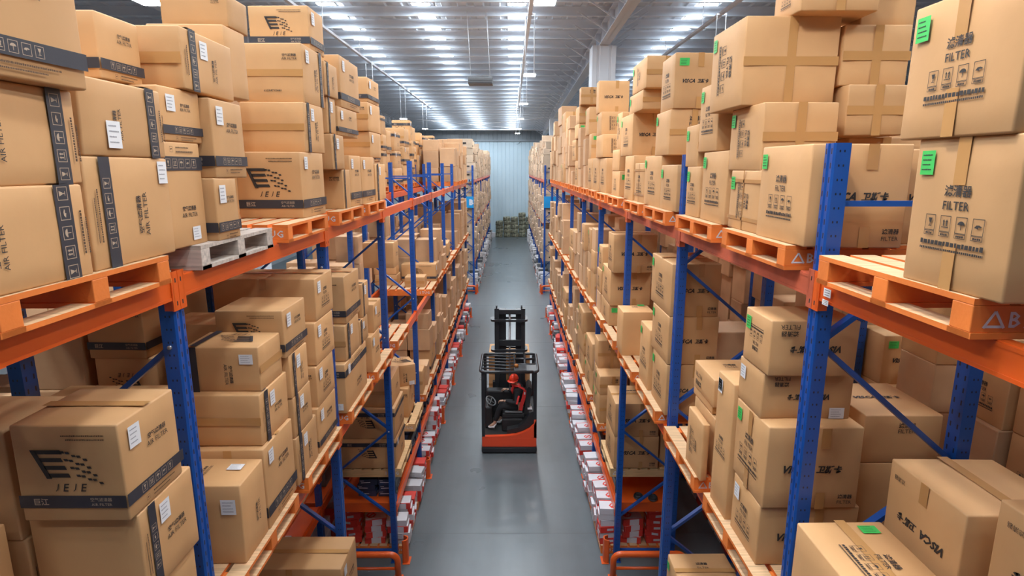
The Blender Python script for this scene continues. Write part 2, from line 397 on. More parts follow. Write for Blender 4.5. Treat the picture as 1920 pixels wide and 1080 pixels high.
# ------------------------------------------------------------------ pallet racking
Y_A, BAY = 3.21, 2.7
LV = {'top': 5.81, 'mid': 3.60, 'low': 1.62, 'deck': 1.0}
ROW = {'LF': (-2.367, 0), 'LB': (-3.57, 0), 'RF': (2.209, PI), 'RB': (4.12, PI), 'LX': (-8.07, 0), 'RX': (8.56, PI)}
ROWTXT = {'LF': 'left aisle row', 'RF': 'right aisle row', 'LB': 'left rear row', 'RB': 'right rear row', 'LX': 'outer left row', 'RX': 'outer right row'}
def make_frame(h):
    root = empty('rack_frame')
    g = MB()
    prof = [(-.045, -.05), (.035, -.05), (.045, -.04), (.045, -.014), (.036, -.008), (.036, .008), (.045, .014), (.045, .04), (.035, .05), (-.045, .05)]
    g.prism(prof, 'z', .012, h)
    a = g.build('post', M['bluepost'], root, (.455, 0, 0))
    g2 = MB(); g2.prism([(-x, y) for x, y in prof][::-1], 'z', .012, h)
    b = g2.build('post', M['bluepost'], root, (-.455, 0, 0))
    for sx in (.455, -.455):
        f = MB(); f.box(-.07, .07, -.07, .07, 0, .012); f.build('base_plate', M['blue'], root, (sx, 0, 0))
    def brace(z0, z1, s0):
        f = MB(); f.bar((s0 * .44, 0, z0), (-s0 * .44, 0, z1), .03, .05, up=(0, 1, 0)); f.build('brace', M['blue'], root)
        f = MB(); f.lathe([(0, -.062), (.012, -.062), (.012, -.05)], (s0 * .45, 0, z0), 8, axis='y'); f.build('bolt', M['bolt'], root)
    z = 5.41; s0 = 1; brace_h = .77
    if h > 6.2:
        brace(5.43, 6.16, 1); brace(6.21, 6.21, 1)
    while z - brace_h > .1:
        brace(z, z - brace_h + .03, s0); z -= brace_h; s0 = -s0
    f = MB(); f.bar((.44, 0, .2), (-.44, 0, .2), .03, .05, up=(0, 1, 0)); f.build('brace', M['blue'], root)
    return root
def make_beam(m_):
    root = empty('rack_beam')
    g = MB(); L_ = 1.3
    g.prism([(-.03, 0), (.02, 0), (.022, -.01), (.022, -.12), (.018, -.13), (-.026, -.13), (-.03, -.12)], 'y', -L_, L_)
    g.box(.022, .0245, -L_, L_, -.022, -.006); g.box(.022, .0245, -L_, L_, -.128, -.112)
    g.build('beam_rail', m_, root)
    for sg in (-1, 1):
        q = MB(); y0 = sg * L_; y1 = sg * (L_ + .048)
        q.box(.024, .030, min(y0 - sg * .015, y1), max(y0 - sg * .015, y1), -.19, .03)
        q.box(-.03, .030, min(y0 - sg * .004, y0 + sg * .001), max(y0 - sg * .004, y0 + sg * .001), -.19, .03)
        ec = q.build('end_connector', m_, root)
        for zz in (-.15, -.02):
            t = MB(); t.box(.030, .0305, y0 + sg * .018, y0 + sg * .028, zz - .012, zz + .012); t.build('hook_slot', M['dark'], ec)
    return root
F_TALL = make_frame(6.53); F_SHORT = make_frame(5.80)
B_OR = make_beam(M['orange']); B_FD = make_beam(M['orange2']); B_DK = make_beam(M['blackpaint'])
first = {}
def put(proto, loc, rz):
    k = proto.name
    if k not in first: first[k] = 1; proto.location = loc; proto.rotation_euler = (0, 0, rz); return proto
    return dup(proto, loc, rz)
nbeam = 0; FRAMES = []
def place_frame(row, i, y, tall, where):
    x, rz = ROW[row]
    o = put(F_TALL if tall else F_SHORT, (x, y, 0), rz)
    tag(o, '%s blue rack frame, %s in the %s%s' % ('tall' if tall else 'short', NTH[i], ROWTXT[row], where), 'rack frame', 'blue rack frames')
def place_beam(row, side, lv, i, y, where, zt=None, fade=False, dk=False):
    global nbeam
    x, rz = ROW[row]; s = 1 if rz == 0 else -1
    xx = x + s * (.478 if side == 'aisle' else -.478)
    o = put(B_DK if dk else B_FD if fade else B_OR, (xx, y, zt or LV[lv]), rz if side == 'aisle' else rz + PI)
    tag(o, '%s %s beam, %s side, %s bay of %s%s' % ('dark' if dk else 'faded orange' if fade else 'orange', {'top': 'upper', 'mid': 'middle', 'low': 'low', 'deck': 'deck'}[lv], side, NTH[i], ROWTXT[row], where), 'rack beam', 'orange rack beams')
    nbeam += 1
# near block: frames k = -1 .. 8
for row in ('LF', 'RF', 'LB', 'RB'):
    for k in range(-1, 9):
        tall = (row[0] == 'R' and k <= 1) or (row == 'LF' and k >= 3) or (row == 'LB')
        place_frame(row, k + 2, Y_A + BAY * k, tall, '')
    for k in range(-1, 8):
        y = Y_A + BAY * (k + .5)
        lvs = ['top', 'mid']
        if k <= 0 or k >= 3 or (row in ('LB', 'RB') and k >= 1): lvs.append('low')
        if k >= 2 and row in ('LF', 'RF') or row in ('LB', 'RB') and 0 <= k <= 4: lvs.append('deck')
        if k == 2 and row in ('LF', 'RF'):
            lvs.remove('low') if 'low' in lvs else None
            for sd in ('aisle', 'rear'): place_beam(row, sd, 'low', k + 2, y, '', zt=1.42, dk=True)
        for lv in lvs:
            fd = (row == 'RF' and lv == 'top' and k in (0, 1, 3)) or (row == 'LF' and lv == 'top' and k in (3, 5))
            place_beam(row, 'aisle', lv, k + 2, y, '', fade=fd)
            if row in ('LF', 'RF') and lv != 'deck' or k in (-1, 0, 1, 2): 
                if not (row in ('LB', 'RB') and lv == 'low'): place_beam(row, 'rear', lv, k + 2, y, '')
            elif row in ('LB', 'RB') and lv == 'top': place_beam(row, 'rear', lv, k + 2, y, '')
# far block beyond the cross aisle
Y_F = 30.0
for row in ('LF', 'RF'):
    for k in range(0, 10): place_frame(row, k + 1, Y_F + BAY * k, k == 0, ' beyond the cross aisle')
    for k in range(0, 9):
        for lv in ('top', 'mid', 'low'):
            place_beam(row, 'aisle', lv, k + 1, Y_F + BAY * (k + .5), ' beyond the cross aisle')
# outer rows seen through the gaps
for row in ('LX', 'RX'):
    for k in range(0, 5):
        place_frame(row, k + 1, Y_A + BAY * k, True, '')
    for k in range(0, 4):
        for lv in ('top', 'mid', 'low'): place_beam(row, 'aisle', lv, k + 1, Y_A + BAY * (k + .5), '')
# orange shelf decks with a folded lip
deck = None
def make_deck():
    g = MB(); g.box(-.45, .45, -1.29, 1.29, -.03, -.005)
    g.box(.452, .472, -1.29, 1.29, -.2, -.0); g.box(-.472, -.452, -1.29, 1.29, -.2, -.0)
    g.box(-.452, .452, -1.292, -1.28, -.17, -.005); g.box(-.452, .452, 1.28, 1.292, -.17, -.005)
    return g.build('shelf_deck', M['orange'])
deck0 = make_deck(); used0 = False
for row in ('LF', 'RF', 'LB', 'RB'):
    for k in (range(2, 8) if row in ('LF', 'RF') else range(0, 5)):
        o = deck0 if not used0 else dup(deck0); used0 = True
        o.location = (ROW[row][0], Y_A + BAY * (k + .5), LV['deck'] + .03)
        tag(o, 'orange steel shelf deck near the floor, %s bay of the %s' % (NTH[k + 2], ROWTXT[row]), 'shelf deck', 'orange shelf decks')
# end guards and post protectors
def make_end_guard():
    g = MB(); pts = []
    xa, xb, h = .58, -.55, .42; r = .12
    pts.append((xa, 0, 0))
    for k in range(7):
        a = PI / 2 * k / 6; pts.append((xa - r + r * math.cos(a), 0, h - r + r * math.sin(a)))
    for k in range(7):
        a = PI / 2 + PI / 2 * k / 6; pts.append((xb + r + r * math.cos(a), 0, h - r + r * math.sin(a)))
    pts.append((xb, 0, 0)); g.tube(pts, .05, 14)
    root = empty('end_guard'); g.build('guard_hoop', M['orange'], root)
    for x in (xa, xb):
        q = MB(); q.box(x - .07, x + .07, -.07, .07, 0, .012); q.build('foot_plate', M['orange'], root)
    q = MB(); q.tube([(xa - .03, 0, .17), (xb + .03, 0, .17)], .025, 10); q.build('lower_rail', M['orange'], root)
    return root
eg = make_end_guard(); placed = False
for row, s in (('LF', 1), ('RF', -1)):
    for y, t in ((Y_A + 2 * BAY - .42, 'at the tunnel end of the %s' % ROWTXT[row]), (Y_F - .4, 'beyond the cross aisle on the %s' % ROWTXT[row]), (Y_A + 8 * BAY + .35, 'at the far end of the near %s' % ROWTXT[row])):
        o = eg if not placed else dup(eg); placed = True
        o.location = (ROW[row][0] + s * .0, y, 0); o.rotation_euler = (0, 0, ROW[row][1])
        tag(o, 'orange tubular guard hoop %s' % t, 'rack guard', 'orange end guards')
def make_protector():
    g = MB(); g.prism([(.0, -.075), (.02, -.085), (.075, -.06), (.09, -.03), (.09, .03), (.075, .06), (.02, .085), (.0, .075), (.03, .06), (.07, .03), (.07, -.03), (.03, -.06)], 'z', .008, .42)
    root = empty('post_protector'); g.build('shield', M['orange'], root)
    q = MB(); q.box(0, .12, -.1, .1, 0, .008); q.build('foot_plate', M['orange'], root)
    return root
pp = make_protector(); placed = False
for row, s in (('LF', 1), ('RF', -1)):
    for k in range(2, 9):
        o = pp if not placed else dup(pp); placed = True
        o.location = (ROW[row][0] + s * .585, Y_A + BAY * k, 0); o.rotation_euler = (0, 0, ROW[row][1])
        tag(o, 'orange post protector at the foot of %s frame in the %s' % (NTH[k + 2], ROWTXT[row]), 'post protector', 'orange post protectors')
    for k in range(0, 4):
        o = dup(pp); o.location = (ROW[row][0] + s * .585, Y_F + BAY * k, 0); o.rotation_euler = (0, 0, ROW[row][1])
        tag(o, 'orange post protector beyond the cross aisle, %s frame of the %s' % (NTH[k + 1], ROWTXT[row]), 'post protector', 'orange post protectors')
# small stickers on the near right post and beam
def sticker(name, x, y, z, sy, sz, label, nx=-1):
    g = MB(); g.box(x - .0006, x + .0006, y - sy / 2, y + sy / 2, z - sz / 2, z + sz / 2, 0)
    for i in range(3): g.box(x - .0009, x - .0006, y - sy * .35, y + sy * .35, z - sz * .3 + i * sz * .28, z - sz * .3 + i * sz * .28 + sz * .06, 1)
    tag(g.build(name, [M['white'], M['ink']]), label, 'sticker')
sticker('load_sticker', 1.6945, Y_A - .16, 5.745, .07, .045, 'small white sticker at the right upper beam end beside the nearest post')
sticker('load_sticker', 1.6945, Y_A - .15, 5.69, .06, .03, 'lower white sticker at the right upper beam end beside the nearest post')
sticker('post_sticker', 1.701, Y_A + BAY, 1.2, .05, .2, 'white strip sticker low on the second blue post at right')
# blue bay signs on the far frames
for s, row in ((-1, 'LF'), (1, 'RF')):
    x = ROW[row][0] + (.50 if s < 0 else -.50)
    root = empty('bay_sign', (x + s * .2 * (1), Y_F - .1, 4.7))
    tag(root, 'blue hanging sign %s on the first %s post beyond the cross aisle' % ('with a white B' if s < 0 else 'without visible letter', 'left' if s < 0 else 'right'), 'sign')
    g = MB(); wd = .45 if s < 0 else .62
    cx = -.03 if s < 0 else .1
    g.box(cx - wd / 2, cx + wd / 2, -.015, .01, -.29, .29, r=.004); g.build('sign_board', M['signblue'], root)
    root['cx'] = cx
    if s < 0: SIGN_L = root

# ------------------------------------------------------------------ pallets (origin: centre of the bottom, +x towards the aisle)
PH = .145
def make_pallet(mt, ms, name='wooden_pallet', mark='ABZ', mk=None):
    root = empty(name); hx, hy = .55, .52
    for y in (-hy + .05, 0, hy - .05):
        g = MB(); g.box(-hx, hx, y - .05, y + .05, .022, .122, 0, r=.004); g.build('stringer', ms, root)
        q = MB(); q.box(-hx, hx, y - .055, y + .055, 0, .0225, 0); q.build('bottom_board', [ms], root)
    nb = 7
    for i in range(nb):
        x0 = -hx + i * (2 * hx - .125) / (nb - 1)
        g = MB(); g.box(x0, x0 + .125, -hy, hy, .1225, PH, 1, top=0)
        g.m = [0 if k % 6 == 1 else 1 for k in range(len(g.f))]
        g.build('top_board', [mt, ms], root)
    for x0 in (hx - .1, -hx, -.05):
        g = MB(); g.box(x0, x0 + .1, -hy, hy, .0, .0215, 1); g.m = [0 if k % 6 == 1 else 1 for k in range(len(g.f))]
        for sy in (-1, 1): pass
        g.build('bottom_board', [mt, ms], root)
    return root
P_OR = make_pallet(M['wood'], M['orwood']); P_WD = make_pallet(M['palewood'], M['palewood']); P_OLD = make_pallet(M['woodold'], M['woodold'])
npal = {}
def pallet(row, lv, slot, y, kind='or', z=None, dx=.10, dy=0, txt=None):
    x, rz = ROW[row]; s = 1 if rz == 0 else -1
    pr = {'or': P_OR, 'wd': P_WD, 'old': P_OLD}[kind]
    z = z if z is not None else LV[lv] + .001
    o = put(pr, (x + s * (.5 - .55 + dx), y, z), 0 if s > 0 else 0)
    if s < 0: o.rotation_euler = (0, 0, 0)
    look = {'or': 'orange-edged pine', 'wd': 'plain pine', 'old': 'weathered grey'}[kind]
    where = {'top': 'upper tier', 'mid': 'middle tier', 'low': 'low tier', 'floor': 'floor level'}[lv]
    lab = txt or '%s pallet on the %s, %s along the %s from the camera' % (look, where, NTH[slot], ROWTXT[row])
    tag(o, lab, 'pallet', 'wooden pallets')
    return o
SLOT_Y = {}
def slot_y(bay, j): return Y_A + BAY * bay + (.70 if j == 0 else 1.98)
# ------------------------------------------------------------------ lettering turned into flat polygons
_tc = {}
def text_poly(s, bold=0.0, shear=0.0):
    key = (s, bold, shear)
    if key in _tc: return _tc[key]
    cu = bpy.data.curves.new('lettering', 'FONT'); cu.body = s; cu.resolution_u = 1; cu.fill_mode = 'FRONT'
    cu.offset = bold; cu.shear = shear
    ob = bpy.data.objects.new('lettering', cu); C.objects.link(ob)
    dg = bpy.context.evaluated_depsgraph_get(); ev = ob.evaluated_get(dg); me = ev.to_mesh()
    V = [(v.co.x, v.co.y) for v in me.vertices]; Fc = [tuple(p.vertices) for p in me.polygons]
    ev.to_mesh_clear(); bpy.data.objects.remove(ob); bpy.data.curves.remove(cu)
    if V:
        xs = [p[0] for p in V]; ys = [p[1] for p in V]; cx = (min(xs) + max(xs)) / 2; cy = (min(ys) + max(ys)) / 2; h = max(ys) - min(ys)
        V = [((x - cx) / h, (y - cy) / h) for x, y in V]; wd = (max(xs) - min(xs)) / h
    else: wd = 1
    _tc[key] = (V, Fc, wd); return _tc[key]
class Face:
    ink = None
    """A plane on a box side: o centre, u right, v up, n out, w/h size. Things are laid on it in metres."""
    def __init__(s, o, u, v, n, w, h): s.o = Vector(o); s.u = Vector(u); s.v = Vector(v); s.n = Vector(n); s.w = w; s.h = h
    def rot(s, k):      # k quarter turns counter-clockwise
        f = s
        for _ in range(k % 4): f = Face(f.o, f.v, -f.u, f.n, f.h, f.w)
        return f
    def pt(s, x, y, d): return s.o + s.u * x + s.v * y + s.n * d
    def poly(s, mb, V, Fc, x, y, k, d=.0012, mi=0): face_ink(s, mb).add([s.pt(x + a * k, y + b * k, d) for a, b in V], Fc, mi)
    def text(s, mb, t, x, y, h, d=.0012, mi=0, bold=0, shear=0, wmax=None):
        V, Fc, wd = text_poly(t, bold, shear)
        if wmax and wd * h > wmax: h = wmax / wd
        s.poly(mb, V, Fc, x, y, h, d, mi); return wd * h
    def rect(s, mb, x0, x1, y0, y1, d=.0012, mi=0): face_ink(s, mb).add([s.pt(x0, y0, d), s.pt(x1, y0, d), s.pt(x1, y1, d), s.pt(x0, y1, d)], [(0, 1, 2, 3)], mi)
    def frame(s, mb, x0, x1, y0, y1, t, d=.0012, mi=0):
        s.rect(mb, x0, x1, y0, y0 + t, d, mi); s.rect(mb, x0, x1, y1 - t, y1, d, mi); s.rect(mb, x0, x0 + t, y0 + t, y1 - t, d, mi); s.rect(mb, x1 - t, x1, y0 + t, y1 - t, d, mi)
def icon(f, mb, kind, x, y, w, h, d=.0012, mi=0):
    mb = face_ink(f, mb)
    t = w * .05; f.frame(mb, x - w / 2, x + w / 2, y - h / 2, y + h / 2, t, d, mi)
    s = w * .32
    if kind == 0:   # glass
        mb.add([f.pt(x - s * .6, y + s, d), f.pt(x + s * .6, y + s, d), f.pt(x + s * .25, y, d), f.pt(x - s * .25, y, d)], [(0, 3, 2, 1)], mi); f.rect(mb, x - t * .7, x + t * .7, y - s * .7, y, d, mi); f.rect(mb, x - s * .5, x + s * .5, y - s * .85, y - s * .7, d, mi)
    elif kind == 1: # arrows
        for a in (-.45, .45):
            f.rect(mb, x + a * s - t, x + a * s + t, y - s * .5, y + s * .5, d, mi); mb.add([f.pt(x + a * s - s * .35, y + s * .45, d), f.pt(x + a * s + s * .35, y + s * .45, d), f.pt(x + a * s, y + s, d)], [(0, 1, 2)], mi)
        f.rect(mb, x - s, x + s, y - s * .85, y - s * .65, d, mi)
    elif kind == 2: # umbrella
        P = [f.pt(x + s * math.cos(a), y + s * .1 + s * .8 * math.sin(a), d) for a in [PI * k / 8 for k in range(9)]]; mb.add(P, [tuple(range(9))], mi); f.rect(mb, x - t * .6, x + t * .6, y - s, y + s * .2, d, mi)
    else:           # hand
        P = [(-1, -.1), (-.5, .45), (.3, .5), (1, .2), (.7, 0), (.1, .05), (0, -.35), (-.4, -.2)]; mb.add([f.pt(x + a * s, y + b * s, d) for a, b in P], [tuple(range(8))], mi)
def small_lines(f, mb, x0, x1, y, h, rng, mi=0, d=.0012):
    x = x0
    while x < x1 - h * .3:
        w = h * rng.uniform(.55, 1.1); f.rect(mb, x, min(x + w, x1), y - h / 2, y + h / 2 * rng.uniform(.6, 1), d, mi); x += w + h * .22
def filter_panel(f, mb, rng, mi=0):
    s = min(f.w, f.h * .95)
    f.text(mb, '滤清器', 0, .17 * s, .085 * s, bold=.02, mi=mi); f.text(mb, 'FILTER', 0, .065 * s, .062 * s, bold=.01, mi=mi)
    for i in range(4):
        x = (i - 1.5) * .155 * s; icon(f, mb, i, x, -.07 * s, .105 * s, .12 * s, mi=mi); f.frame(mb, x - .052 * s, x + .052 * s, -.165 * s, -.132 * s, .004 * s, mi=mi)
        small_lines(f, mb, x - .035 * s, x + .035 * s, -.149 * s, .016 * s, rng, mi)
    small_lines(f, mb, -.31 * s, .31 * s, -.215 * s, .036 * s, rng, mi); small_lines(f, mb, -.31 * s, .31 * s, -.262 * s, .018 * s, rng, mi)
def flag_logo(f, mb, cx, cy, h, mi=0):
    mb = face_ink(f, mb)
    # slanted E whose bars trail into stepped blocks, JEJE below
    def P(a, b): return f.pt(cx + a * h, cy + b * h, .0012)
    def para(x0, x1, y0, y1, k=.42): mb.add([P(x0 - y0 * k, y0), P(x1 - y0 * k, y0), P(x1 - y1 * k, y1), P(x0 - y1 * k, y1)], [(0, 1, 2, 3)], mi)
    top, bot = .42, -.28
    para(-.62, -.5, bot, top)
    for i in range(4):
        y1 = top - i * .19; y0 = y1 - .10; para(-.52, .0 - i * .02 + (.06 if i == 0 else 0), y0, y1)
        for j in range(5):
            x0 = .02 + j * .10 + i * .02 + (.05 if i == 0 else 0); yy = y0 + .02 - j * .045 + (.03 if j % 2 else 0); para(x0, x0 + .09, yy, yy + .055, .5)
    for i, c_ in enumerate('JEJE'): f.text(mb, c_, cx + (-.30 + .20 * i) * h, cy - .50 * h, .19 * h, bold=.01, shear=.25, mi=mi)
BODY = [M['card']]
nbox = 0
class TapeSet:
    def __init__(s): s.l = []
    def add(s, v, f, mi=0, smooth=False): g = MB(); g.add(v, f, mi); s.l.append(g)
def face_ink(f, mb):
    # the printing of each side is collected on its own
    if isinstance(mb, dict):
        k = tuple(round(a) for a in f.n); mb = mb.setdefault(k, MB())
    return mb
def carton_parts(o, hx, hy, hz, side, style, rng):
    """side: +1 when the aisle lies towards +x (left racks), -1 towards -x."""
    T_ = style.split(); S = set(T_)
    z0 = hz
    Fa = Face((side * hx, 0, z0), (0, side, 0), (0, 0, 1), (side, 0, 0), 2 * hy, 2 * hz)
    Fc_ = Face((0, -hy, z0), (1, 0, 0), (0, 0, 1), (0, -1, 0), 2 * hx, 2 * hz)
    Ft = Face((0, 0, 2 * hz), (1, 0, 0), (0, 1, 0), (0, 0, 1), 2 * hx, 2 * hy)
    bl = .006
    for F_ in (Fa, Fc_, Ft): F_.o = F_.o + F_.n * .0085
    IK = {}; tape = TapeSet(); seam = MB(); bandm = MB()
    ink = IK
    left = side > 0
    # wrapped band
    if S & {'B', 'Bt'}:
        t = .13 * 2 * hz if hz > .2 else .16 * 2 * hz
        zc = (.22 if 'B' in S else .80) * 2 * hz; zb = zc - z0
        for F_ in (Fa, Fc_): F_.rect(bandm, -F_.w / 2 - .004, F_.w / 2 + .004, zb - t / 2, zb + t / 2, .0006, 0)
        for i in range(5):
            icon(Fa, bandm, i % 4, (i - 2) * t * .85, zb, t * .62, t * .66, .0013, 1)
        Fc_.text(bandm, '巨江', -Fc_.w * .3, zb, t * .55, .0013, 1, bold=.02); Fc_.text(bandm, '空气滤清器', Fc_.w * .27, zb + t * .18, t * .3, .0013, 1); Fc_.text(bandm, 'AIR FILTER', Fc_.w * .27, zb - t * .22, t * .22, .0013, 1)
        k = -1 if 'B' in S else 1
        small_lines(Fa, ink, -Fa.w * .1, Fa.w * .3, zb + k * t * .85, t * .12, rng, 1); small_lines(Fa, ink, -Fa.w * .1, Fa.w * .2, zb + k * t * 1.15, t * .10, rng, 1)
        icon(Fa, ink, 3, -Fa.w * .2, zb + k * t * 1.0, t * .4, t * .4, mi=1)
    for tok in ('V', 'Vf', 'V2'):
        if tok in S:
            t = .12 * Fa.w if Fa.w > .3 else .035
            pos = {'V': -.30, 'Vf': .33, 'V2': -.38}[tok]
            if tok == 'V2':
                xb = -Fc_.w * .36; Fc_.rect(bandm, xb - t / 2, xb + t / 2, -hz, hz + .003, .0006, 0); Ft.rect(bandm, xb - t / 2, xb + t / 2, -Ft.h / 2, Ft.h / 2, .0006, 0)
            else:
                xb = pos * Fa.w; Fa.rect(bandm, xb - t / 2, xb + t / 2, -hz, hz + .003, .0006, 0)
                yb = (xb * side); Ft.rect(bandm, -hx, hx, yb - t / 2, yb + t / 2, .0006, 0)
                R = Fa.rot(1)
                for i in range(5): icon(R, bandm, i % 4, (i - 2) * t * .9, -xb, t * .62, t * .62, .0013, 1)
                k = -1 if pos < 0 else 1
                small_lines(R, ink, -hz * .5, hz * .45, -(xb + k * t * .95), t * .13, rng, 1); small_lines(R, ink, -hz * .5, hz * .3, -(xb + k * t * 1.25), t * .10, rng, 1)
    def airtxt(F_, x, y, h):
        F_.text(ink, '空气滤清器', x, y + h * .4, h * .62, bold=.02, mi=0); F_.text(ink, 'AIR FILTER', x, y - h * .42, h * .52, mi=0)
    if 'a' in S: airtxt(Fa, Fa.w * .08, .16 * Fa.h * (1 if 'B' in S else -1 if 'Bt' in S else 0), .105 * min(Fa.h, Fa.w))
    if 'ar' in S or 'an' in S or 'af' in S:
        R = Fa.rot(1); off = {True: .08, False: -.12}['af' not in S]
        airtxt(R, -.02, -off * Fa.w, .12 * min(Fa.h, Fa.w))
    if 'at' in S: airtxt(Ft.rot(1), 0, .12 * Ft.w, .1 * min(Ft.w, Ft.h))
    if 'F' in S: flag_logo(Fc_, ink, 0, .08 * Fc_.h, .42 * Fc_.h); small_lines(Fc_, ink, -Fc_.w * .02, Fc_.w * .38, .40 * Fc_.h, .015 * Fc_.h, rng, 1); small_lines(Fc_, ink, .02 * Fc_.w, Fc_.w * .38, .36 * Fc_.h, .015 * Fc_.h, rng, 1)
    if 'Fu' in S: flag_logo(Fc_.rot(2), ink, 0, -.02 * Fc_.h, .38 * Fc_.h)
    if 'Fr' in S: flag_logo(Fc_.rot(3), ink, .12 * Fc_.h, -.14 * Fc_.w, .4 * Fc_.w)
    if 'fl2' in S: flag_logo(Ft.rot(2), ink, -.05 * Ft.w, 0, .5 * min(Ft.h, Ft.w)); airtxt(Fc_.rot(3), .1 * Fc_.h, .22 * Fc_.w * 0 + .05, .13 * Fc_.h)
    for tok, F_, k in (('f', Fa, 0), ('fu', Fa, 2), ('fr', Fa, 1 if left else 3), ('ft', Ft, 3), ('fn', Fa, 0), ('fc', Fc_, 3)):
        if tok in S: filter_panel(F_.rot(k), ink, rng, 0)
    def visca(F_, inkm, wd):
        h = min(.13 * F_.h, F_.w * .60 / 6.6)
        V, Fq, w1 = text_poly('VISCA', .038, .35); F_.poly(inkm, V, Fq, -w1 * h * .55 - .1 * h, 0, h)
        F_.text(inkm, '卫斯卡', 1.8 * h, 0, h * 1.0, bold=.035, shear=.2)
    if 'v' in S: visca(Fc_, ink, 0)
    if 'vu' in S: visca(Fc_.rot(2), ink, 0)
    if 'vT' in S: visca(Ft, ink, 0)
    if 'vC' in S: visca(Fc_.rot(1), ink, 0)
    if 'vA' in S: visca(Fa.rot(2), ink, 0); airt = Fa.rot(2); airt.text(ink, '滤清器', airt.w * .33, -.36 * airt.h, .05 * airt.h)
    if 'cl' in S:
        Fc_.text(ink, '滤清器', .36 * Fc_.w, -.34 * Fc_.h, .055 * Fc_.h, bold=.02); Fc_.text(ink, 'FILTER', .36 * Fc_.w, -.41 * Fc_.h, .04 * Fc_.h)
    if 'cu' in S:
        R = Fc_.rot(2); R.text(ink, '滤清器', .30 * R.w, -.28 * R.h, .10 * R.h, bold=.02); R.text(ink, 'FILTER', .30 * R.w, -.40 * R.h, .08 * R.h)
    if 'c' in S:
        Fc_.text(ink, '滤清器' if not left else '空气滤清器', .04 * Fc_.w if not left else .32 * Fc_.w, .30 * Fc_.h, .11 * Fc_.h if not left else .05 * Fc_.h, bold=.02, mi=0); Fc_.text(ink, 'FILTER' if not left else 'AIR FILTER', .04 * Fc_.w if not left else .32 * Fc_.w, .18 * Fc_.h if not left else .24 * Fc_.h, .08 * Fc_.h if not left else .04 * Fc_.h, mi=0)
    if 'ct' in S:
        R = Ft; R.text(ink, '滤清器', 0, .18 * R.h, .07 * R.h, bold=.02); R.text(ink, 'FILTER', 0, .07 * R.h, .05 * R.h)
    if 'd' in S: Fc_.text(ink, '610X479X480', .05 * Fc_.w, -.3 * Fc_.h, .04 * Fc_.h, bold=.01)
    if 'dc' in S: small_lines(Fc_, ink, -.1 * Fc_.w, .35 * Fc_.w, .33 * Fc_.h, .025 * Fc_.h, rng, 1)
    # flap gap and tape
    tw = .030
    def seam_on(F_, k=0, cross=True):
        R = F_.rot(k); R.rect(seam, -R.w / 2 + .004, R.w / 2 - .004, -.0018, .0018, .0008)
        R.rect(tape, -R.w / 2 - .003, R.w / 2 + .003, -tw, tw, .0010)
        if cross: R.rect(tape, -.03, .03, -R.h / 2, R.h / 2, .0015)
    if 's' in S: seam_on(Fc_, 0, not left)
    if 'cA' in S: Fa.rot(2).text(ink, '滤清器', .2 * Fa.w, .18 * Fa.h, .2 * Fa.h, bold=.02); Fa.rot(2).text(ink, 'FILTER', .2 * Fa.w, -.12 * Fa.h, .16 * Fa.h)
    if 'sc' in S: seam_on(Fc_, 0, False)
    if 'sa' in S: seam_on(Fa, 0, False)
    if S & {'st', 't2', 'sx'}: seam_on(Ft, 0, False)
    if 'sy' in S: seam_on(Ft, 1, False); Fa.rect(tape, -.03, .03, hz - .12, hz, .001)
    if 'st' in S and not (S & {'v', 'F'}): Fc_.rect(tape, -.03, .03, hz - .10, hz, .001); 
    if 'v' in S or 'tape2' in S:
        Fc_.rect(tape, .1 * Fc_.w - .03, .1 * Fc_.w + .03, hz - .14, hz, .0009); Fc_.rect(tape, .1 * Fc_.w - .03, .1 * Fc_.w + .03, -hz, -hz + .12, .0009)
    if 'sp' in S: Fa.rect(tape, -.03, .03, hz - .17, hz, .0009); Fa.rect(tape, -.03, .03, -hz, -hz + .17, .0009)
    if 'tape2' in S: seam_on(Ft, 1, False)
    if 'strap' in S:
        for zz in (-.3, .33): Fa.rect(tape, -Fa.w / 2, Fa.w / 2, zz * hz * 2 - .012, zz * hz * 2 + .012, .001); Fc_.rect(tape, -Fc_.w / 2, Fc_.w / 2, zz * hz * 2 - .012, zz * hz * 2 + .012, .001)
        Fa.rot(0).rect(tape, -.02, .0, -hz, hz, .001)
    def lab(F_, x, y, w, h, m_, nm, ru=0):
        g = MB(); F_.rect(g, x - w / 2, x + w / 2, y - h / 2, y + h / 2, .0022, 0)
        for i in range(4): small_lines(F_, g, x - w * .38, x + w * rng.uniform(.1, .36), y + h * (.32 - .2 * i), h * .055, rng, 1, .003)
        q = g.build(nm, [m_, M['inkgrey'] if nm[0] == 's' else M['ink']], o, fixn=False); return q
    lw, lh = min(.085, Fa.w * .28), min(.11, Fa.h * .3)
    if 'L' in S: lab(Fa, -Fa.w * .5 + lw * .5 + .12 * Fa.w * (0 if S & {'V', 'V2'} else 1) + (.32 * Fa.w if S & {'V', 'V2'} else 0), Fa.h * .5 - lh * .5 - .04, lw, lh, M['white'], 'shipping_label')
    if 'L2' in S: lab(Fa, Fa.w * .40, Fa.h * .36, lw * .9, lh, M['white'], 'shipping_label')
    if 'L3' in S: lab(Fa, -Fa.w * .18, -Fa.h * .2, lw * 1.1, lh * 1.2, M['white'], 'shipping_label')
    if 'Lb' in S: lab(Fa, Fa.w * .2, -Fa.h * .38, lw, lh * .7, M['white'], 'shipping_label')
    if 'Lc' in S: lab(Fc_, Fc_.w * .34, (.24 if 'Lt' in S or 'V2' in S else -.36) * Fc_.h, .10, .075 if 'Lt' not in S else .11, M['white'], 'shipping_label')
    if 'Lt' in S: lab(Ft, Ft.w * .25, .12 * Ft.h, .1, .08, M['white'], 'shipping_label')
    gw, gh = .085, .07
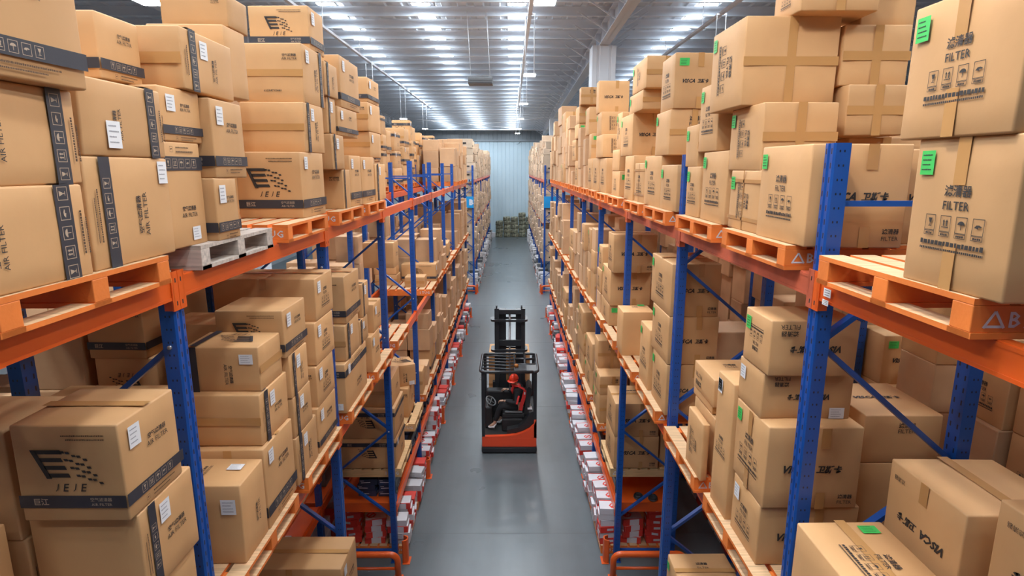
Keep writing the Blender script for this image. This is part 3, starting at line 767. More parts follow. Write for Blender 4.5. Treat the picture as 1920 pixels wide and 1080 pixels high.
    if 'g' in S or 'gp' in S: lab(Fa, -(.5 * Fa.w - gw * .5 - .035), Fa.h * .5 - .09, gw * .85, gh * 1.3, M['green'], 'green_label')
    if 'gc' in S: lab(Fc_, -.5 * Fc_.w + .09, Fc_.h * .5 - .09, .10, .075, M['green'], 'green_label')
    if 'gt' in S: lab(Ft, Ft.w * .25, Ft.h * .38, .10, .07, M['green'], 'green_label')
    if seam.v: seam.build('flap_gap', M['seam'], o, fixn=False)
    for g in tape.l: g.build('packing_tape', M['tape'], o, fixn=False)
    if bandm.v: bandm.build('printed_band', [M['band'], M['wink']], o, fixn=False)
    for g in IK.values(): g.build('printing', [M['ink'], M['inkbrown']], o, fixn=False)
def carton(b, side, parts=True, seed=0):
    x0, x1, y0, y1, z0, z1, yaw, style = b
    rng = random.Random(seed * 7 + 3)
    hx, hy, hz = (x1 - x0) / 2 - .003, (y1 - y0) / 2 - .003, (z1 - z0) / 2 - .001
    V, Fc = rbox(hx, hy, hz, .009, (-.55, 0, .55), .006, rng, .004)
    mb = MB(); mb.add([(a, b_, c + hz) for a, b_, c in V], Fc, 0, True)
    o = mb.build('cardboard_box', BODY, None, ((x0 + x1) / 2, (y0 + y1) / 2, z0), fixn=False)
    o.rotation_euler = (0, 0, math.radians(yaw))
    if parts: carton_parts(o, hx, hy, hz, side, style, rng)
    return o
# ------------------------------------------------------------------ cartons measured in the photograph: x0,x1,y0,y1,z0,z1,yaw,style
HERO=[
('La',-2.450,-1.790,1.750,2.483,5.955,6.334,0,'Vf af sc'),
('Lb',-1.831,-1.800,2.513,3.135,5.955,6.448,0,'V an L2'),
('Lc',-2.450,-1.800,1.850,2.516,6.334,6.706,0,'Vf af'),
('Ld',-2.500,-1.740,1.850,2.529,6.706,7.206,-3,'B a'),
('Le',-1.820,-1.800,2.541,3.148,6.448,6.783,0,'Vf af L3'),
('Lf',-2.090,-2.000,3.015,3.358,6.783,7.151,0,'B a'),
('Lg',-2.211,-1.830,3.443,4.067,6.834,7.173,0,'V an L s'),
('Li',-1.969,-1.860,3.143,3.675,5.955,6.544,0,'Bt a Lb'),
('Lh',-1.973,-1.860,3.231,3.697,6.544,6.834,0,'B a L'),
('Lk',-1.831,-1.800,3.542,3.906,5.955,6.338,0,'B a L'),
('Lj',-1.820,-1.800,3.580,4.080,6.338,6.813,0,'B a L'),
('Lr',-2.431,-1.850,5.269,5.920,5.955,6.542,0,'F B a L'),
('Lq',-2.428,-1.850,5.437,5.999,6.542,6.982,0,'V an s L'),
('Lp',-2.474,-1.850,5.500,6.108,6.982,7.486,0,'Vf an s d c L'),
('Lo',-2.438,-1.870,5.817,6.080,7.486,7.873,0,'F B L'),
('Lm',-2.155,-1.900,4.134,4.454,6.877,7.335,0,'n'),
('Ll',-2.357,-1.900,4.234,4.538,7.335,7.544,0,'c n'),
('Lx',-2.041,-1.830,6.502,6.626,5.955,6.383,0,'V c'),
('Lw',-1.912,-1.830,6.165,6.620,6.383,6.747,0,'V L'),
('Ly',-1.853,-1.830,6.646,7.292,5.955,6.545,0,'B a L'),
('Lu',-1.858,-1.840,6.402,7.291,6.747,7.053,0,'B a L'),
('Lt',-2.032,-1.840,6.634,7.440,7.053,7.592,0,'B a L st'),
('Lv',-1.903,-1.860,6.175,6.539,6.747,7.113,0,'V L'),
('Ls',-1.881,-1.840,6.074,6.546,7.113,7.441,0,'V an w'),
('Lz',-1.837,-1.830,7.320,8.005,5.955,6.540,0,'B a L'),
('Ldd',-1.839,-1.820,8.035,8.665,5.955,6.456,0,'V L'),
('Lcc',-2.009,-1.850,7.939,8.610,6.540,6.874,0,'s L'),
('Lbb',-1.980,-1.850,7.907,8.631,6.874,7.246,0,'s c L'),
('Laa',-1.966,-1.850,7.927,8.604,7.246,7.558,0,'B a L st'),
('R1b',1.620,1.763,1.874,2.383,5.955,6.512,0,'f g sp'),
('R2',1.600,1.705,1.918,2.483,6.512,7.014,0,'f g sp'),
('R3',1.660,2.229,3.298,3.971,5.955,6.532,0,'f g v cl'),
('R5',1.680,2.042,3.936,4.528,5.955,6.383,0,'fr strap g'),
('R4',1.680,2.181,4.013,4.625,6.383,6.830,0,'fr s g'),
('R6',1.600,2.252,4.239,4.889,6.830,7.411,0,'fr s g'),
('R7',1.900,2.136,4.107,4.380,7.411,7.666,0,'fn s'),
('R13',1.680,2.000,4.598,5.212,5.955,6.536,0,'f g'),
('R12',1.680,1.911,4.903,5.395,6.536,7.089,0,'f g'),
('R15',1.680,1.819,5.265,5.662,5.955,6.414,0,'f g'),
('R14',1.680,1.825,5.364,5.748,6.414,6.785,0,'c g s'),
('R11',2.450,3.000,4.350,4.950,5.955,6.620,0,'c st'),
('R10',2.300,2.724,4.153,4.334,6.620,6.956,0,'s n'),
('R9',2.280,2.745,4.240,4.455,6.956,7.354,0,'s n'),
('R8',2.280,2.802,4.324,4.528,7.354,7.632,0,'fn c'),
('R18',1.680,1.817,5.985,6.640,5.955,6.431,0,'f g'),
('R19',1.680,1.822,6.647,7.449,5.955,6.539,0,'f g'),
('R17',1.680,2.037,6.369,6.972,6.431,7.008,0,'c g s'),
('R16',1.700,2.143,6.350,6.907,7.008,7.563,0,'v gc st f'),
('R24',1.700,1.885,7.509,8.181,5.955,6.459,0,'f strap'),
('R25',1.680,1.828,8.113,8.746,5.955,6.570,0,'f'),
('R22',1.680,1.999,8.303,9.304,6.570,7.136,0,'v g f st'),
('R23',1.720,1.788,9.324,9.604,6.570,7.250,0,'fr g'),
('R21',1.690,1.929,7.784,8.617,7.136,7.384,0,'c g s'),
('R20',1.690,1.919,7.629,8.816,7.384,7.760,0,'c g s fr'),
('R27',1.700,1.827,9.279,9.951,5.955,6.351,0,'gc f'),
('R26',1.700,1.827,9.347,9.971,6.351,6.685,0,'c'),
('Ra1',1.700,1.824,10.543,11.357,5.955,6.575,0,'f'),
('Ra2',1.700,1.835,11.442,12.318,5.955,6.590,0,'f'),
('Ra3',1.700,1.847,12.346,13.086,5.955,6.594,0,'f'),
('Rb1',1.680,1.964,10.888,11.746,6.575,7.004,0,'fc'),
('Rb2',1.680,1.979,11.166,11.761,7.004,7.418,0,'fc g'),
('Rb3',1.660,2.233,11.455,11.797,7.418,8.000,0,'v st'),
('Rc1',1.720,1.894,12.769,13.171,6.590,7.119,0,'gc s'),
('Rc2',1.720,1.922,13.225,13.848,7.119,7.706,0,'s g'),
('Rd1',1.700,1.922,14.998,15.679,5.955,6.584,0,'f'),
('Rd2',1.700,2.027,15.611,18.030,6.584,7.132,0,'v f'),
('Rd3',1.700,1.894,14.986,15.893,7.132,7.487,0,'gc s'),
('Rd4',1.700,1.879,14.945,15.719,7.487,7.901,0,'c s'),
('Rd5',1.700,2.054,14.689,15.076,7.901,8.305,0,'c s'),
('M3',-2.320,-1.820,2.450,3.000,3.745,4.290,0,'V a L'),
('M2',-2.330,-1.800,2.542,3.032,4.290,4.760,0,'V a L'),
('M1',-2.298,-1.800,2.490,2.957,4.760,5.251,0,'F B a L sx'),
('N1',-2.125,-1.800,3.536,3.827,3.745,4.334,0,'Fr Lt Lc ar at'),
('N3',-2.172,-1.800,3.891,4.498,3.745,4.388,0,'B a L st'),
('N2',-2.443,-1.820,3.984,4.514,4.388,4.787,0,'V a L s'),
('N4',-2.381,-1.830,4.056,4.507,4.787,5.130,0,'V2 Lc fl2 sa'),
('N8',-1.922,-1.800,4.539,5.069,3.745,4.174,0,'V ar L'),
('N7',-1.897,-1.800,4.549,4.980,4.174,4.535,0,'V a L'),
('N6',-1.908,-1.800,4.539,4.962,4.535,4.902,0,'V ar L'),
('N5',-2.341,-1.800,4.442,4.978,4.902,5.297,0,'F B a L'),
('N12',-1.988,-1.800,5.108,5.666,3.745,4.194,0,'B a L'),
('N11',-1.975,-1.800,5.150,5.680,4.194,4.592,0,'fn L c'),
('N10',-1.884,-1.800,5.187,5.752,4.592,5.000,0,'fn L'),
('N9',-2.739,-1.800,5.255,5.809,5.000,5.406,0,'fn L v0 cl st'),
('N15',-1.901,-1.800,6.037,6.976,3.745,4.311,0,'Bt a L Lc'),
('N14',-1.927,-1.800,6.140,6.733,4.311,4.719,0,'V L s'),
('N13',-1.930,-1.800,6.208,6.816,4.719,5.249,0,'B a st dc'),
('N17',-1.894,-1.800,6.709,7.143,4.311,4.609,0,'V a L'),
('N16',-1.827,-1.800,6.915,7.249,4.609,5.026,0,'V L'),
('N19',-1.873,-1.820,7.353,7.850,3.745,4.235,0,'a L'),
('N18',-1.888,-1.820,7.553,8.006,4.235,4.618,0,'a L st'),
('O1',-2.146,-1.950,9.662,10.075,4.754,5.185,0,'a st'),
('S1',1.650,2.140,2.300,3.030,3.745,4.400,0,'ft gt tape2'),
('S20',2.200,2.780,2.520,3.100,3.745,4.200,0,'f'),
('S2',2.200,2.780,2.520,3.100,4.200,4.760,0,'vA sy c'),
('S30',2.220,2.900,1.750,2.400,3.745,4.360,0,'f'),
('S3',2.220,2.900,1.750,2.400,4.360,4.930,0,'vA sy'),
('T4',1.660,2.326,3.512,4.124,3.745,4.191,0,'f L v'),
('T3',1.660,2.287,3.488,4.057,4.191,4.763,0,'f g v cl sp'),
('T2',1.660,2.259,3.628,3.767,4.763,5.079,0,'cu vu Lc L'),
('T1',1.660,2.225,3.574,3.780,5.079,5.451,0,'cu vu g fu'),
('T12',2.340,2.870,3.600,4.200,3.745,4.460,0,'vC'),
('T11',2.340,2.870,3.600,4.200,4.460,4.800,0,'vT c'),
('T13',3.740,4.300,5.550,5.835,3.615,4.250,0,'n'),
('T10',3.740,4.290,5.600,5.835,4.250,4.760,0,'v gc cl'),
('T5',1.640,1.804,3.835,4.375,3.745,4.844,0,'f g L'),
('T6',1.630,1.700,4.603,4.901,3.745,4.269,0,'fr x'),
('T9',1.760,2.048,4.678,5.256,3.745,4.284,0,'n'),
('T8',1.760,2.040,4.774,5.308,4.284,4.374,0,'s'),
('T7',1.740,1.997,4.707,5.270,4.374,4.630,0,'cA ct'),
('U3',1.680,2.207,5.985,6.784,3.745,4.322,0,'f g v cl'),
('U2',1.680,2.218,5.985,6.794,4.322,4.857,0,'f g v cl'),
('U1',1.680,2.198,5.985,6.839,4.857,5.424,0,'f g v cl st'),
('V1',1.660,1.813,6.443,7.203,3.745,4.501,0,'f g ct'),
('W1',1.600,2.050,8.060,8.500,3.745,4.395,0,'ct gt'),
('X3',1.680,1.853,9.674,10.540,3.745,4.115,0,'gc fn'),
('X2',1.680,2.362,9.632,11.196,4.115,4.712,0,'v f g'),
('X1',1.680,2.392,9.444,9.970,4.712,5.341,0,'v f st cl'),
]

HERO += [
('Q1', -2.72, -1.68, 5.12, 5.66, 1.98, 2.50, 0, 'a L st c'), ('Q0', -2.70, -1.72, 5.1, 5.62, 1.767, 1.98, 0, 'n'),
('Q3', 1.70, 2.32, 5.05, 5.62, 1.767, 2.31, 0, 'ct st g'),
('LW1', -2.80, -1.86, 8.78, 9.55, 1.577, 2.10, 0, 'Fu Bt a L'), ('LW2', -2.80, -1.86, 8.78, 9.55, 2.10, 2.62, 0, 'Fu Bt a'), ('LW3', -2.70, -1.90, 8.85, 9.5, 2.62, 3.10, 0, 's a'),
('LW4', -2.42, -1.92, 10.35, 10.95, 1.767, 2.34, 0, 'a c'), ('LW5', -2.40, -1.88, 10.45, 10.95, 2.34, 2.76, 24, 'fl2 Lc'),
('RW1', 1.68, 2.42, 8.78, 9.6, 1.577, 2.13, 0, 'v cl f'), ('RW2', 1.68, 2.40, 8.78, 9.6, 2.13, 2.70, 0, 'v cl f st ct'),
('RW3', 2.45, 2.9, 8.85, 9.6, 1.577, 2.25, 0, 'v gc'),
('O2', -3.0, -2.6, 13.2, 13.6, 3.745, 4.0, 0, 's'), ('O3', -2.98, -2.62, 13.2, 13.55, 4.0, 4.72, 0, 'a st'),
('O4', -2.6, -1.78, 13.72, 13.98, 3.745, 4.16, 0, 'F B L'), ('O5', -2.4, -1.95, 13.0, 13.4, 3.745, 3.98, 0, 's a'),
]
def fix_heroes(H):
    B = [list(h[1:]) for h in H]; N = [h[0] for h in H]
    for b in B:
        s = -1 if b[0] < 0 else 1
        if b[1] - b[0] < .42 and ' x' not in b[7]:
            if s < 0: b[0] = b[1] - .52
            else: b[1] = b[0] + .52
        if b[3] - b[2] > 1.0: b[3] = b[2] + .85
        if b[3] - b[2] < .3: b[3] = b[2] + .42
        for k in range(6): b[k] += 0
    for it in range(4):
        for i in range(len(B)):
            for j in range(i + 1, len(B)):
                a, c = B[i], B[j]
                ox = min(a[1], c[1]) - max(a[0], c[0]); oy = min(a[3], c[3]) - max(a[2], c[2]); oz = min(a[5], c[5]) - max(a[4], c[4])
                if ox > .004 and oy > .004 and oz > .004:
                    m_ = min((oz, 2), (oy, 1), (ox, 0))
                    ax = m_[1]; lo, hi = (a, c) if a[2 * ax] + a[2 * ax + 1] < c[2 * ax] + c[2 * ax + 1] else (c, a)
                    if ax == 0:   # trim the one lying deeper in the rack
                        if a[0] < 0: lo[1] = hi[0] - .004
                        else: hi[0] = lo[1] + .004
                    elif ax == 2: hi[4] = lo[5]
                    else: mid = (lo[3] + hi[2]) / 2; lo[3] = mid - .003; hi[2] = mid + .003
    return N, B
HN, HB = fix_heroes(HERO)
BOXES = []      # dict(b, side, row, lv, slot, front)
def slot_of(y): return int(math.floor((y - (Y_A - BAY)) / (BAY / 2))) + 1
def lv_of(z): return 'top' if z > 5.7 else 'mid' if z > 3.5 else 'low'
def free(b, tol=.01):
    for q in BOXES:
        a = q['b']
        if a[0] < b[1] - tol and b[0] < a[1] - tol and a[2] < b[3] - tol and b[2] < a[3] - tol and a[4] < b[5] - tol and b[4] < a[5] - tol: return False
    return True
for n_, b in zip(HN, HB):
    side = 1 if b[0] < 0 else -1
    BOXES.append(dict(b=b, side=side, row='LF' if side > 0 else ('RF' if b[0] < 3.3 else 'RB'), lv=lv_of(b[4]), slot=slot_of((b[2] + b[3]) / 2), front=True, hero=True))
R = random.Random(11)
LBT = ['Fu Bt a L', 'F B a L', 's B', 'Fu Bt', 's a', 'B c', 'Fu L']
LST = ['B a L', 'B a', 'V an L', 'V L', 's L', 's', 'F B a L', 'a L', 'Vf af', 'F B', 'n', 'st a L']
RST = ['f g', 'f', 'v f cl', 'v g f', 'c s', 'c g s', 's g', 'fr g', 'gc f', 'v gc f', 'n', 'f st']
def fill(row, lv, k, j, z0, target, cols=(0, 1), limit=9.5, yj=None):
    x, rz = ROW[row]; s = 1 if rz == 0 else -1
    yc = slot_y(k, j) if yj is None else yj
    R.seed(hash((ord(row[0]), ord(row[1]), ord(lv[0]), k, j, 5)) & 0xffff)
    for c in cols:
        ny = R.choice((2, 2, 1)) if c == 0 else 2
        ys = [yc - .52 + 1.04 * t / ny for t in range(ny + 1)]
        for q in range(ny):
            z = z0; tgt = target - R.uniform(0, .45); g = 0
            while z < tgt - .2 and g < 8:
                g += 1
                h = min(R.choice((.36, .44, .5, .55, .58)), limit - z)
                if h < .2: break
                d = R.uniform(.46, .56); xo = (.565 + R.uniform(-.05, .02)) if c == 0 else .0 + R.uniform(-.02, .02)
                xa = x + s * xo; xb = x + s * (xo - d)
                b = [min(xa, xb), max(xa, xb), ys[q] + R.uniform(.01, .05), ys[q + 1] - R.uniform(.01, .05), z, z + h, R.uniform(-2.2, 2.2), R.choice(LBT if row == 'LB' or (row == 'LF' and lv == 'top' and k > 4) else LST if s > 0 else RST)]
                if not free(b): 
                    if c == 0 and z == z0: z += .05; tgt += 0; 
                    if z > z0 + .1 or c: break
                    continue
                BOXES.append(dict(b=b, side=s, row=row, lv=lv, slot=slot_of(yc), front=(c == 0), hero=False)); z += h
# --- pallets and fill, near block
PZ = {lv: LV[lv] + .001 + PH for lv in LV}
for k in range(-1, 8):
    for j in (0, 1):
        y = slot_y(k, j)
        if k == -1 and j == 0: continue
        sl = slot_of(y)
        # upper tier
        if k <= 1 or k >= 6:
            pallet('LF', 'top', sl, y, 'old' if (k, j) == (0, 0) else 'or', dx=.09 if (k, j) != (0, 0) else .06)
            fill('LF', 'top', k, j, PZ['top'], (7.9 if k <= 0 else 6.9) if k <= 1 else 7.45, (1,) if k <= 1 else (0, 1))
        pallet('RF', 'top', sl, y, 'or', dx=.10 if k < 3 else .07)
        if k == -1: pass
        elif k <= 1: fill('RF', 'top', k, j, PZ['top'], 6.9, (1,))
        elif k <= 3: fill('RF', 'top', k, j, PZ['top'], 7.2, (0, 1))
        elif k <= 4: fill('RF', 'top', k, j, PZ['top'], 7.4, (0, 1))
        else: fill('RF', 'top', k, j, PZ['top'], (8.2, 7.6, 8.25, 7.7, 8.1, 7.8)[(2 * k + j) % 6], (0, 1))
        # middle tier
        Lm = {(-1, 1): 5.2, (0, 0): 5.0, (0, 1): 5.2, (1, 0): 5.1, (1, 1): 4.8, (2, 0): 0, (2, 1): None, (3, 0): None, (3, 1): 0, (4, 0): 5.1, (4, 1): 4.6, (5, 0): 4.8, (5, 1): 0, (6, 0): 4.7, (6, 1): 5.0, (7, 0): 5.2, (7, 1): 5.3}[(k, j)]
        if Lm is not None:
            pallet('LF', 'mid', sl, y, 'or')
            if Lm: fill('LF', 'mid', k, j, PZ['mid'], Lm, (1,) if k <= 1 else (0, 1), 5.5)
        Rm = {(2, 0): 4.0, (2, 1): 5.3, (5, 0): 0}.get((k, j), 5.25)
        pallet('RF', 'mid', sl, y, 'or')
        if Rm: fill('RF', 'mid', k, j, PZ['mid'], Rm, (1,) if k <= 1 else (0, 1), 5.5)
        # low tier
        if k <= 0:
            pallet('LF', 'low', sl, y, 'or'); pallet('RF', 'low', sl, y, 'or')
            fill('LF', 'low', k, j, PZ['low'], 2.5, (0, 1), 3.3); fill('RF', 'low', k, j, PZ['low'], 2.5, (0, 1), 3.3)
        elif k == 2 and j == 0:
            for row in ('LF', 'RF'):
                pallet(row, 'low', sl, y, 'wd', z=1.421, dx=.07)
        elif k >= 2:
            pallet('LF', 'low', sl, y, 'wd' if k == 2 else 'or'); pallet('RF', 'low', sl, y, 'or')
            if k == 2: fill('LF', 'low', k, j, PZ['low'], 2.4, (1,), 3.3)
            else: fill('LF', 'low', k, j, PZ['low'], {(3, 0): 2.4, (4, 1): 2.7}.get((k, j), 3.2), (0, 1), 3.35)
            fill('RF', 'low', k, j, PZ['low'], {(3, 0): 2.9, (2, 1): 3.1, (4, 1): 2.8}.get((k, j), 3.25), (0, 1), 3.35)
        # rear rows
        if k < 2: fill('LB', 'top', k, j, 5.82, 7.0, (0, 1))  # unseen cartons added here to keep stray light off the middle tier
        if k >= 2: 
            if k >= 4: pallet('LB', 'top', sl, y, 'or', dx=.05)
            fill('LB', 'top', k, j, PZ['top'] if k >= 4 else 5.82, 7.6 if k < 7 else 7.4, (0,))
        fill('LB', 'mid', k, j, 3.61, (4.8, 5.2, 4.6)[(k + j) % 3], (0, 1), 5.5)
        fill('RB', 'mid', k, j, 3.61, 5.2, (0, 1), 5.5)
        fill('RB', 'top', k, j, 5.82, 7.0, (0,))
        if 1: fill('LB', 'low', k, j, 1.63, 2.9, (0,), 3.3)
        if 1: fill('RB', 'low', k, j, 1.63, 2.9, (0,), 3.3)
for q in range(3): pass
# --- pick the ones that get a body of their own: front ones first, nearest first
def vis(q):
    b = q['b']; y = max(.5, b[2])
    return (b[3] - b[2]) * (b[5] - b[4]) / y ** 2 * (1 if q['front'] else .25) * (1 if q['row'] in ('LF', 'RF') else (3 if q['row'] == 'LB' and q['lv'] == 'top' and b[2] > 13 and b[2] < 24 else .12)) * (100 if q['hero'] else 1)
BOXES.sort(key=vis, reverse=True)
IND, REST = BOXES[:298], BOXES[298:]
def layer_of(q):
    b = q['b']; n = 1
    for a_ in IND:
        a = a_['b']
        if a is not b and a_['row'] == q['row'] and a_['lv'] == q['lv'] and a[5] <= b[4] + .02 and min(a[1], b[1]) - max(a[0], b[0]) > .08 and min(a[3], b[3]) - max(a[2], b[2]) > .08: 
            n = max(n, 1 + sum(1 for c in IND if c['row'] == q['row'] and c['lv'] == q['lv'] and c['b'][5] <= a[4] + .02 and min(c['b'][1], a[1]) - max(c['b'][0], a[0]) > .08 and min(c['b'][3], a[3]) - max(c['b'][2], a[2]) > .08 and c['b'] is not a) + 1)
    return min(n, 8)
def look(st):
    S = set(st.split()); out = 'brown carton'
    if S & {'F', 'Fr', 'fl2', 'Fu'}: out = 'flag-logo carton'
    elif S & {'v', 'vu', 'vA', 'vT', 'vC'}: out = 'slant-lettered carton'
    elif S & {'f', 'fr', 'fn', 'fu', 'fc', 'ft'}: out = 'filter-printed carton'
    elif S & {'c', 'cl', 'ct', 'cu', 'a', 'an', 'af', 'ar'}: out = 'small-print carton'
    elif 's' in S: out = 'seam-side-out carton'
    w_ = []
    if S & {'B', 'Bt'}: w_.append('dark band')
    elif S & {'V', 'Vf', 'V2'}: w_.append('upright stripe')
    if S & {'g', 'gc', 'gt', 'gp'}: w_.append('green label')
    elif S & {'L', 'L2', 'L3', 'Lc', 'Lt', 'Lb'}: w_.append('white label')
    return out + ((' with ' + ' and '.join(w_)) if w_ else '')
TIER = {'top': 'upper', 'mid': 'middle', 'low': 'low'}
taken = {}
lab = []
for q in IND:
    q['layer'] = layer_of(q)
    t_ = '%s, %s layer, %s pallet, %s %s tier' % (look(q['b'][7]), NTH[q['layer']], NTH[q['slot']], {'LF': 'left', 'RF': 'right', 'LB': 'left rear', 'RB': 'right rear'}[q['row']], TIER[q['lv']])
    q['lab'] = t_; taken.setdefault(t_, []).append(q)
for t_, qs in taken.items():
    if len(qs) == 1: continue
    fr_ = [q for q in qs if q['front']]; bk = [q for q in qs if not q['front']]
    for grp, w_ in ((fr_, ''), (bk, ', inner')):
        grp.sort(key=lambda q: (q['b'][2], q['b'][4]))
        for i, q in enumerate(grp):
            e_ = w_
            if len(grp) > 1: e_ += ', ' + (('nearer', 'farther') if len(grp) == 2 else ('nearest', 'second nearest', 'third nearest', 'fourth nearest', 'fifth nearest', 'sixth nearest'))[min(i, 5)]
            q['lab'] = t_ + e_
for i, q in enumerate(IND):
    o = carton(q['b'], q['side'], parts=(q['b'][2] < 17 or q['hero'] or (q['lv'] == 'top' and q['b'][2] < 27)), seed=i)
    tag(o, q['lab'], 'cardboard box', 'cartons on the racks')
# --- the rest of the cartons, far block and outer rows: one pile object
PILE = MB(); PILE_N = MB(); PR = random.Random(5)
def pile_box(x0, x1, y0, y1, z0, z1, yaw=0, r=.012):
    V, Fq = rbox((x1 - x0) / 2, (y1 - y0) / 2, (z1 - z0) / 2, r)
    c, s = math.cos(yaw), math.sin(yaw); cx, cy_, cz = (x0 + x1) / 2, (y0 + y1) / 2, (z0 + z1) / 2
    PILE.add([(cx + a * c - b * s, cy_ + a * s + b * c, cz + d) for a, b, d in V], Fq, 0)
def pile_mark(x, y0, y1, z0, z1, s):
    """dark print on the aisle side of a far carton"""
    h = z1 - z0; w_ = y1 - y0; t = PR.random()
    if t < .35: PILE.add([(x, y0, z0 + h * .2), (x, y1, z0 + h * .2), (x, y1, z0 + h * .33), (x, y0, z0 + h * .33)], [(0, 1, 2, 3)], 1)
    elif t < .7: PILE.add([(x, y0 + w_ * .4, z0 + h * .4), (x, y0 + w_ * .6, z0 + h * .4), (x, y0 + w_ * .6, z0 + h * .75), (x, y0 + w_ * .4, z0 + h * .75)], [(0, 1, 2, 3)], 1)
for q in REST:
    b = q['b']; pile_box(*b[:6], yaw=math.radians(b[6]))
NEARF = len(PILE.f)
for row in ('LF', 'RF'):
    x, rz = ROW[row]; s = 1 if rz == 0 else -1
    for k in range(0, 9):
        for lv, z0, tg in (('top', 5.83, 7.75), ('mid', 3.62, 5.35), ('low', 1.64, 3.25)):
            y = Y_F + BAY * k + .1; yend = Y_F + BAY * (k + 1) - .1
            while y < yend - .3:
                wy = PR.uniform(.35, .6); wy = min(wy, yend - y); z = z0; t_ = tg + PR.uniform(-.35, .25) - (.25 if lv == 'top' and row == 'LF' else 0); t_ = min(t_, 5.5) if lv == 'mid' else t_
                while z < t_ - .2:
                    h = PR.uniform(.28, .5); h = min(h, (5.55 if lv == 'mid' else 9) - z)
                    if h < .15: break
                    xo = .53 + PR.uniform(-.10, .08); xa = x + s * xo; xb = x + s * (xo - .95)
                    pile_box(min(xa, xb), max(xa, xb), y + .01, y + wy - PR.uniform(.03, .08), z, z + h - .006, PR.uniform(-.07, .07))
                    if k < 7: pile_mark(xa + s * .022, y + .04, y + wy - .05, z, z + h, s)
                    if k == 0 and y < Y_F + .3:
                        c0, c1 = min(xa, xb), max(xa, xb); yy = y - .022
                        PILE.add([(c0 + .3, yy, z + h * .45), (c1 - .3, yy, z + h * .45), (c1 - .3, yy, z + h * .62), (c0 + .3, yy, z + h * .62)], [(0, 1, 2, 3)], 1)
                    z += h
                y += wy
for row in ('LX', 'RX'):
    x, rz = ROW[row]; s = 1 if rz == 0 else -1
    for k in range(0, 4):
        for lv, z0, tg in (('top', 5.83, 7.2), ('mid', 3.62, 5.1), ('low', 1.64, 3.0)):
            for j in (0, 1, 2, 3):
                y = Y_A + BAY * k + .12 + j * .62; z = z0
                while z < tg - PR.uniform(0, .5):
                    h = PR.uniform(.35, .55); pile_box(x - .5, x + .5, y, y + .58, z, z + h - .004, PR.uniform(-.03, .03)); z += h
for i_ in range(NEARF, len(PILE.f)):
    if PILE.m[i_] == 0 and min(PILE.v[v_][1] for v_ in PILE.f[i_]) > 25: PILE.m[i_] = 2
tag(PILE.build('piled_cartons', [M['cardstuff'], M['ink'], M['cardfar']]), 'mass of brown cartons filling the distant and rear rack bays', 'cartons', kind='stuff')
# ------------------------------------------------------------------ small stock near the floor: white and red filter boxes
def make_stock(kind):
    hx, hy, h = .17, .13, .11
    V, Fq = rbox(hx, hy, h / 2, .004); g = MB(); g.add([(a, b, c + h / 2) for a, b, c in V], Fq, 0)
    o = g.build('filter_box', [M['whitebox'] if kind != 1 else M['redbox']])
    q = MB(); T1 = Face((0, 0, h + .001), (1, 0, 0), (0, 1, 0), (0, 0, 1), 2 * hx, 2 * hy)
    if kind == 0:
        cx, cy_ = -.07, .03     # hexagon badge with a slanted bar
        for r0, r1 in ((.085, .058),):
            for k in range(6):
                a0, a1 = PI / 3 * k, PI / 3 * (k + 1)
                q.add([T1.pt(cx + r * math.cos(a), cy_ + r * math.sin(a), .0008) for r, a in ((r0, a0), (r0, a1), (r1, a1), (r1, a0))], [(0, 1, 2, 3)], 0)
        q.add([T1.pt(cx + a, cy_ + b, .001) for a, b in ((-.055, -.025), (-.03, -.045), (.055, .025), (.03, .045))], [(0, 1, 2, 3)], 0)
        T1.rect(q, -hx, hx, -hy, -hy + .02, .0008, 0)
    for (o_, u, n_, w_) in (((hx, 0, h / 2), (0, 1, 0), (1, 0, 0), 2 * hy), ((-hx, 0, h / 2), (0, -1, 0), (-1, 0, 0), 2 * hy), ((0, -hy, h / 2), (1, 0, 0), (0, -1, 0), 2 * hx)):
        Fq_ = Face(o_, u, (0, 0, 1), n_, w_, h)
        if kind == 0:
            Fq_.rect(q, -w_ / 2, -w_ * .18, -h / 2, h / 2, .001, 0); Fq_.rect(q, w_ * .30, w_ / 2, -h / 2, h / 2, .001, 0)
        elif kind == 1: Fq_.rect(q, -w_ * .16, w_ * .16, -h * .18, h * .2, .001, 1)
        else:
            for t in (-.25, 0, .25): Fq_.rect(q, -w_ * .35, w_ * .1, t * h - .003, t * h + .003, .001, 1)
    q.build('box_print', [M['redbox'], M['whitebox'] if kind == 1 else M['grey']], o, fixn=False)
    return o
ST = [make_stock(0), make_stock(1), make_stock(2)]; stused = [0, 0, 0]
SR = random.Random(3); nst = 0
STW = ['white filter box with red badge', 'red filter box with white label', 'plain white filter box']
stc = {}
def stock(kind, x, y, z, rz, lab_, grp):
    global nst
    o = ST[kind] if not stused[kind] else dup(ST[kind]); stused[kind] = 1; nst += 1
    o.location = (x, y, z); o.rotation_euler = (0, 0, rz)
    tag(o, lab_, 'product box', grp)
small = {}
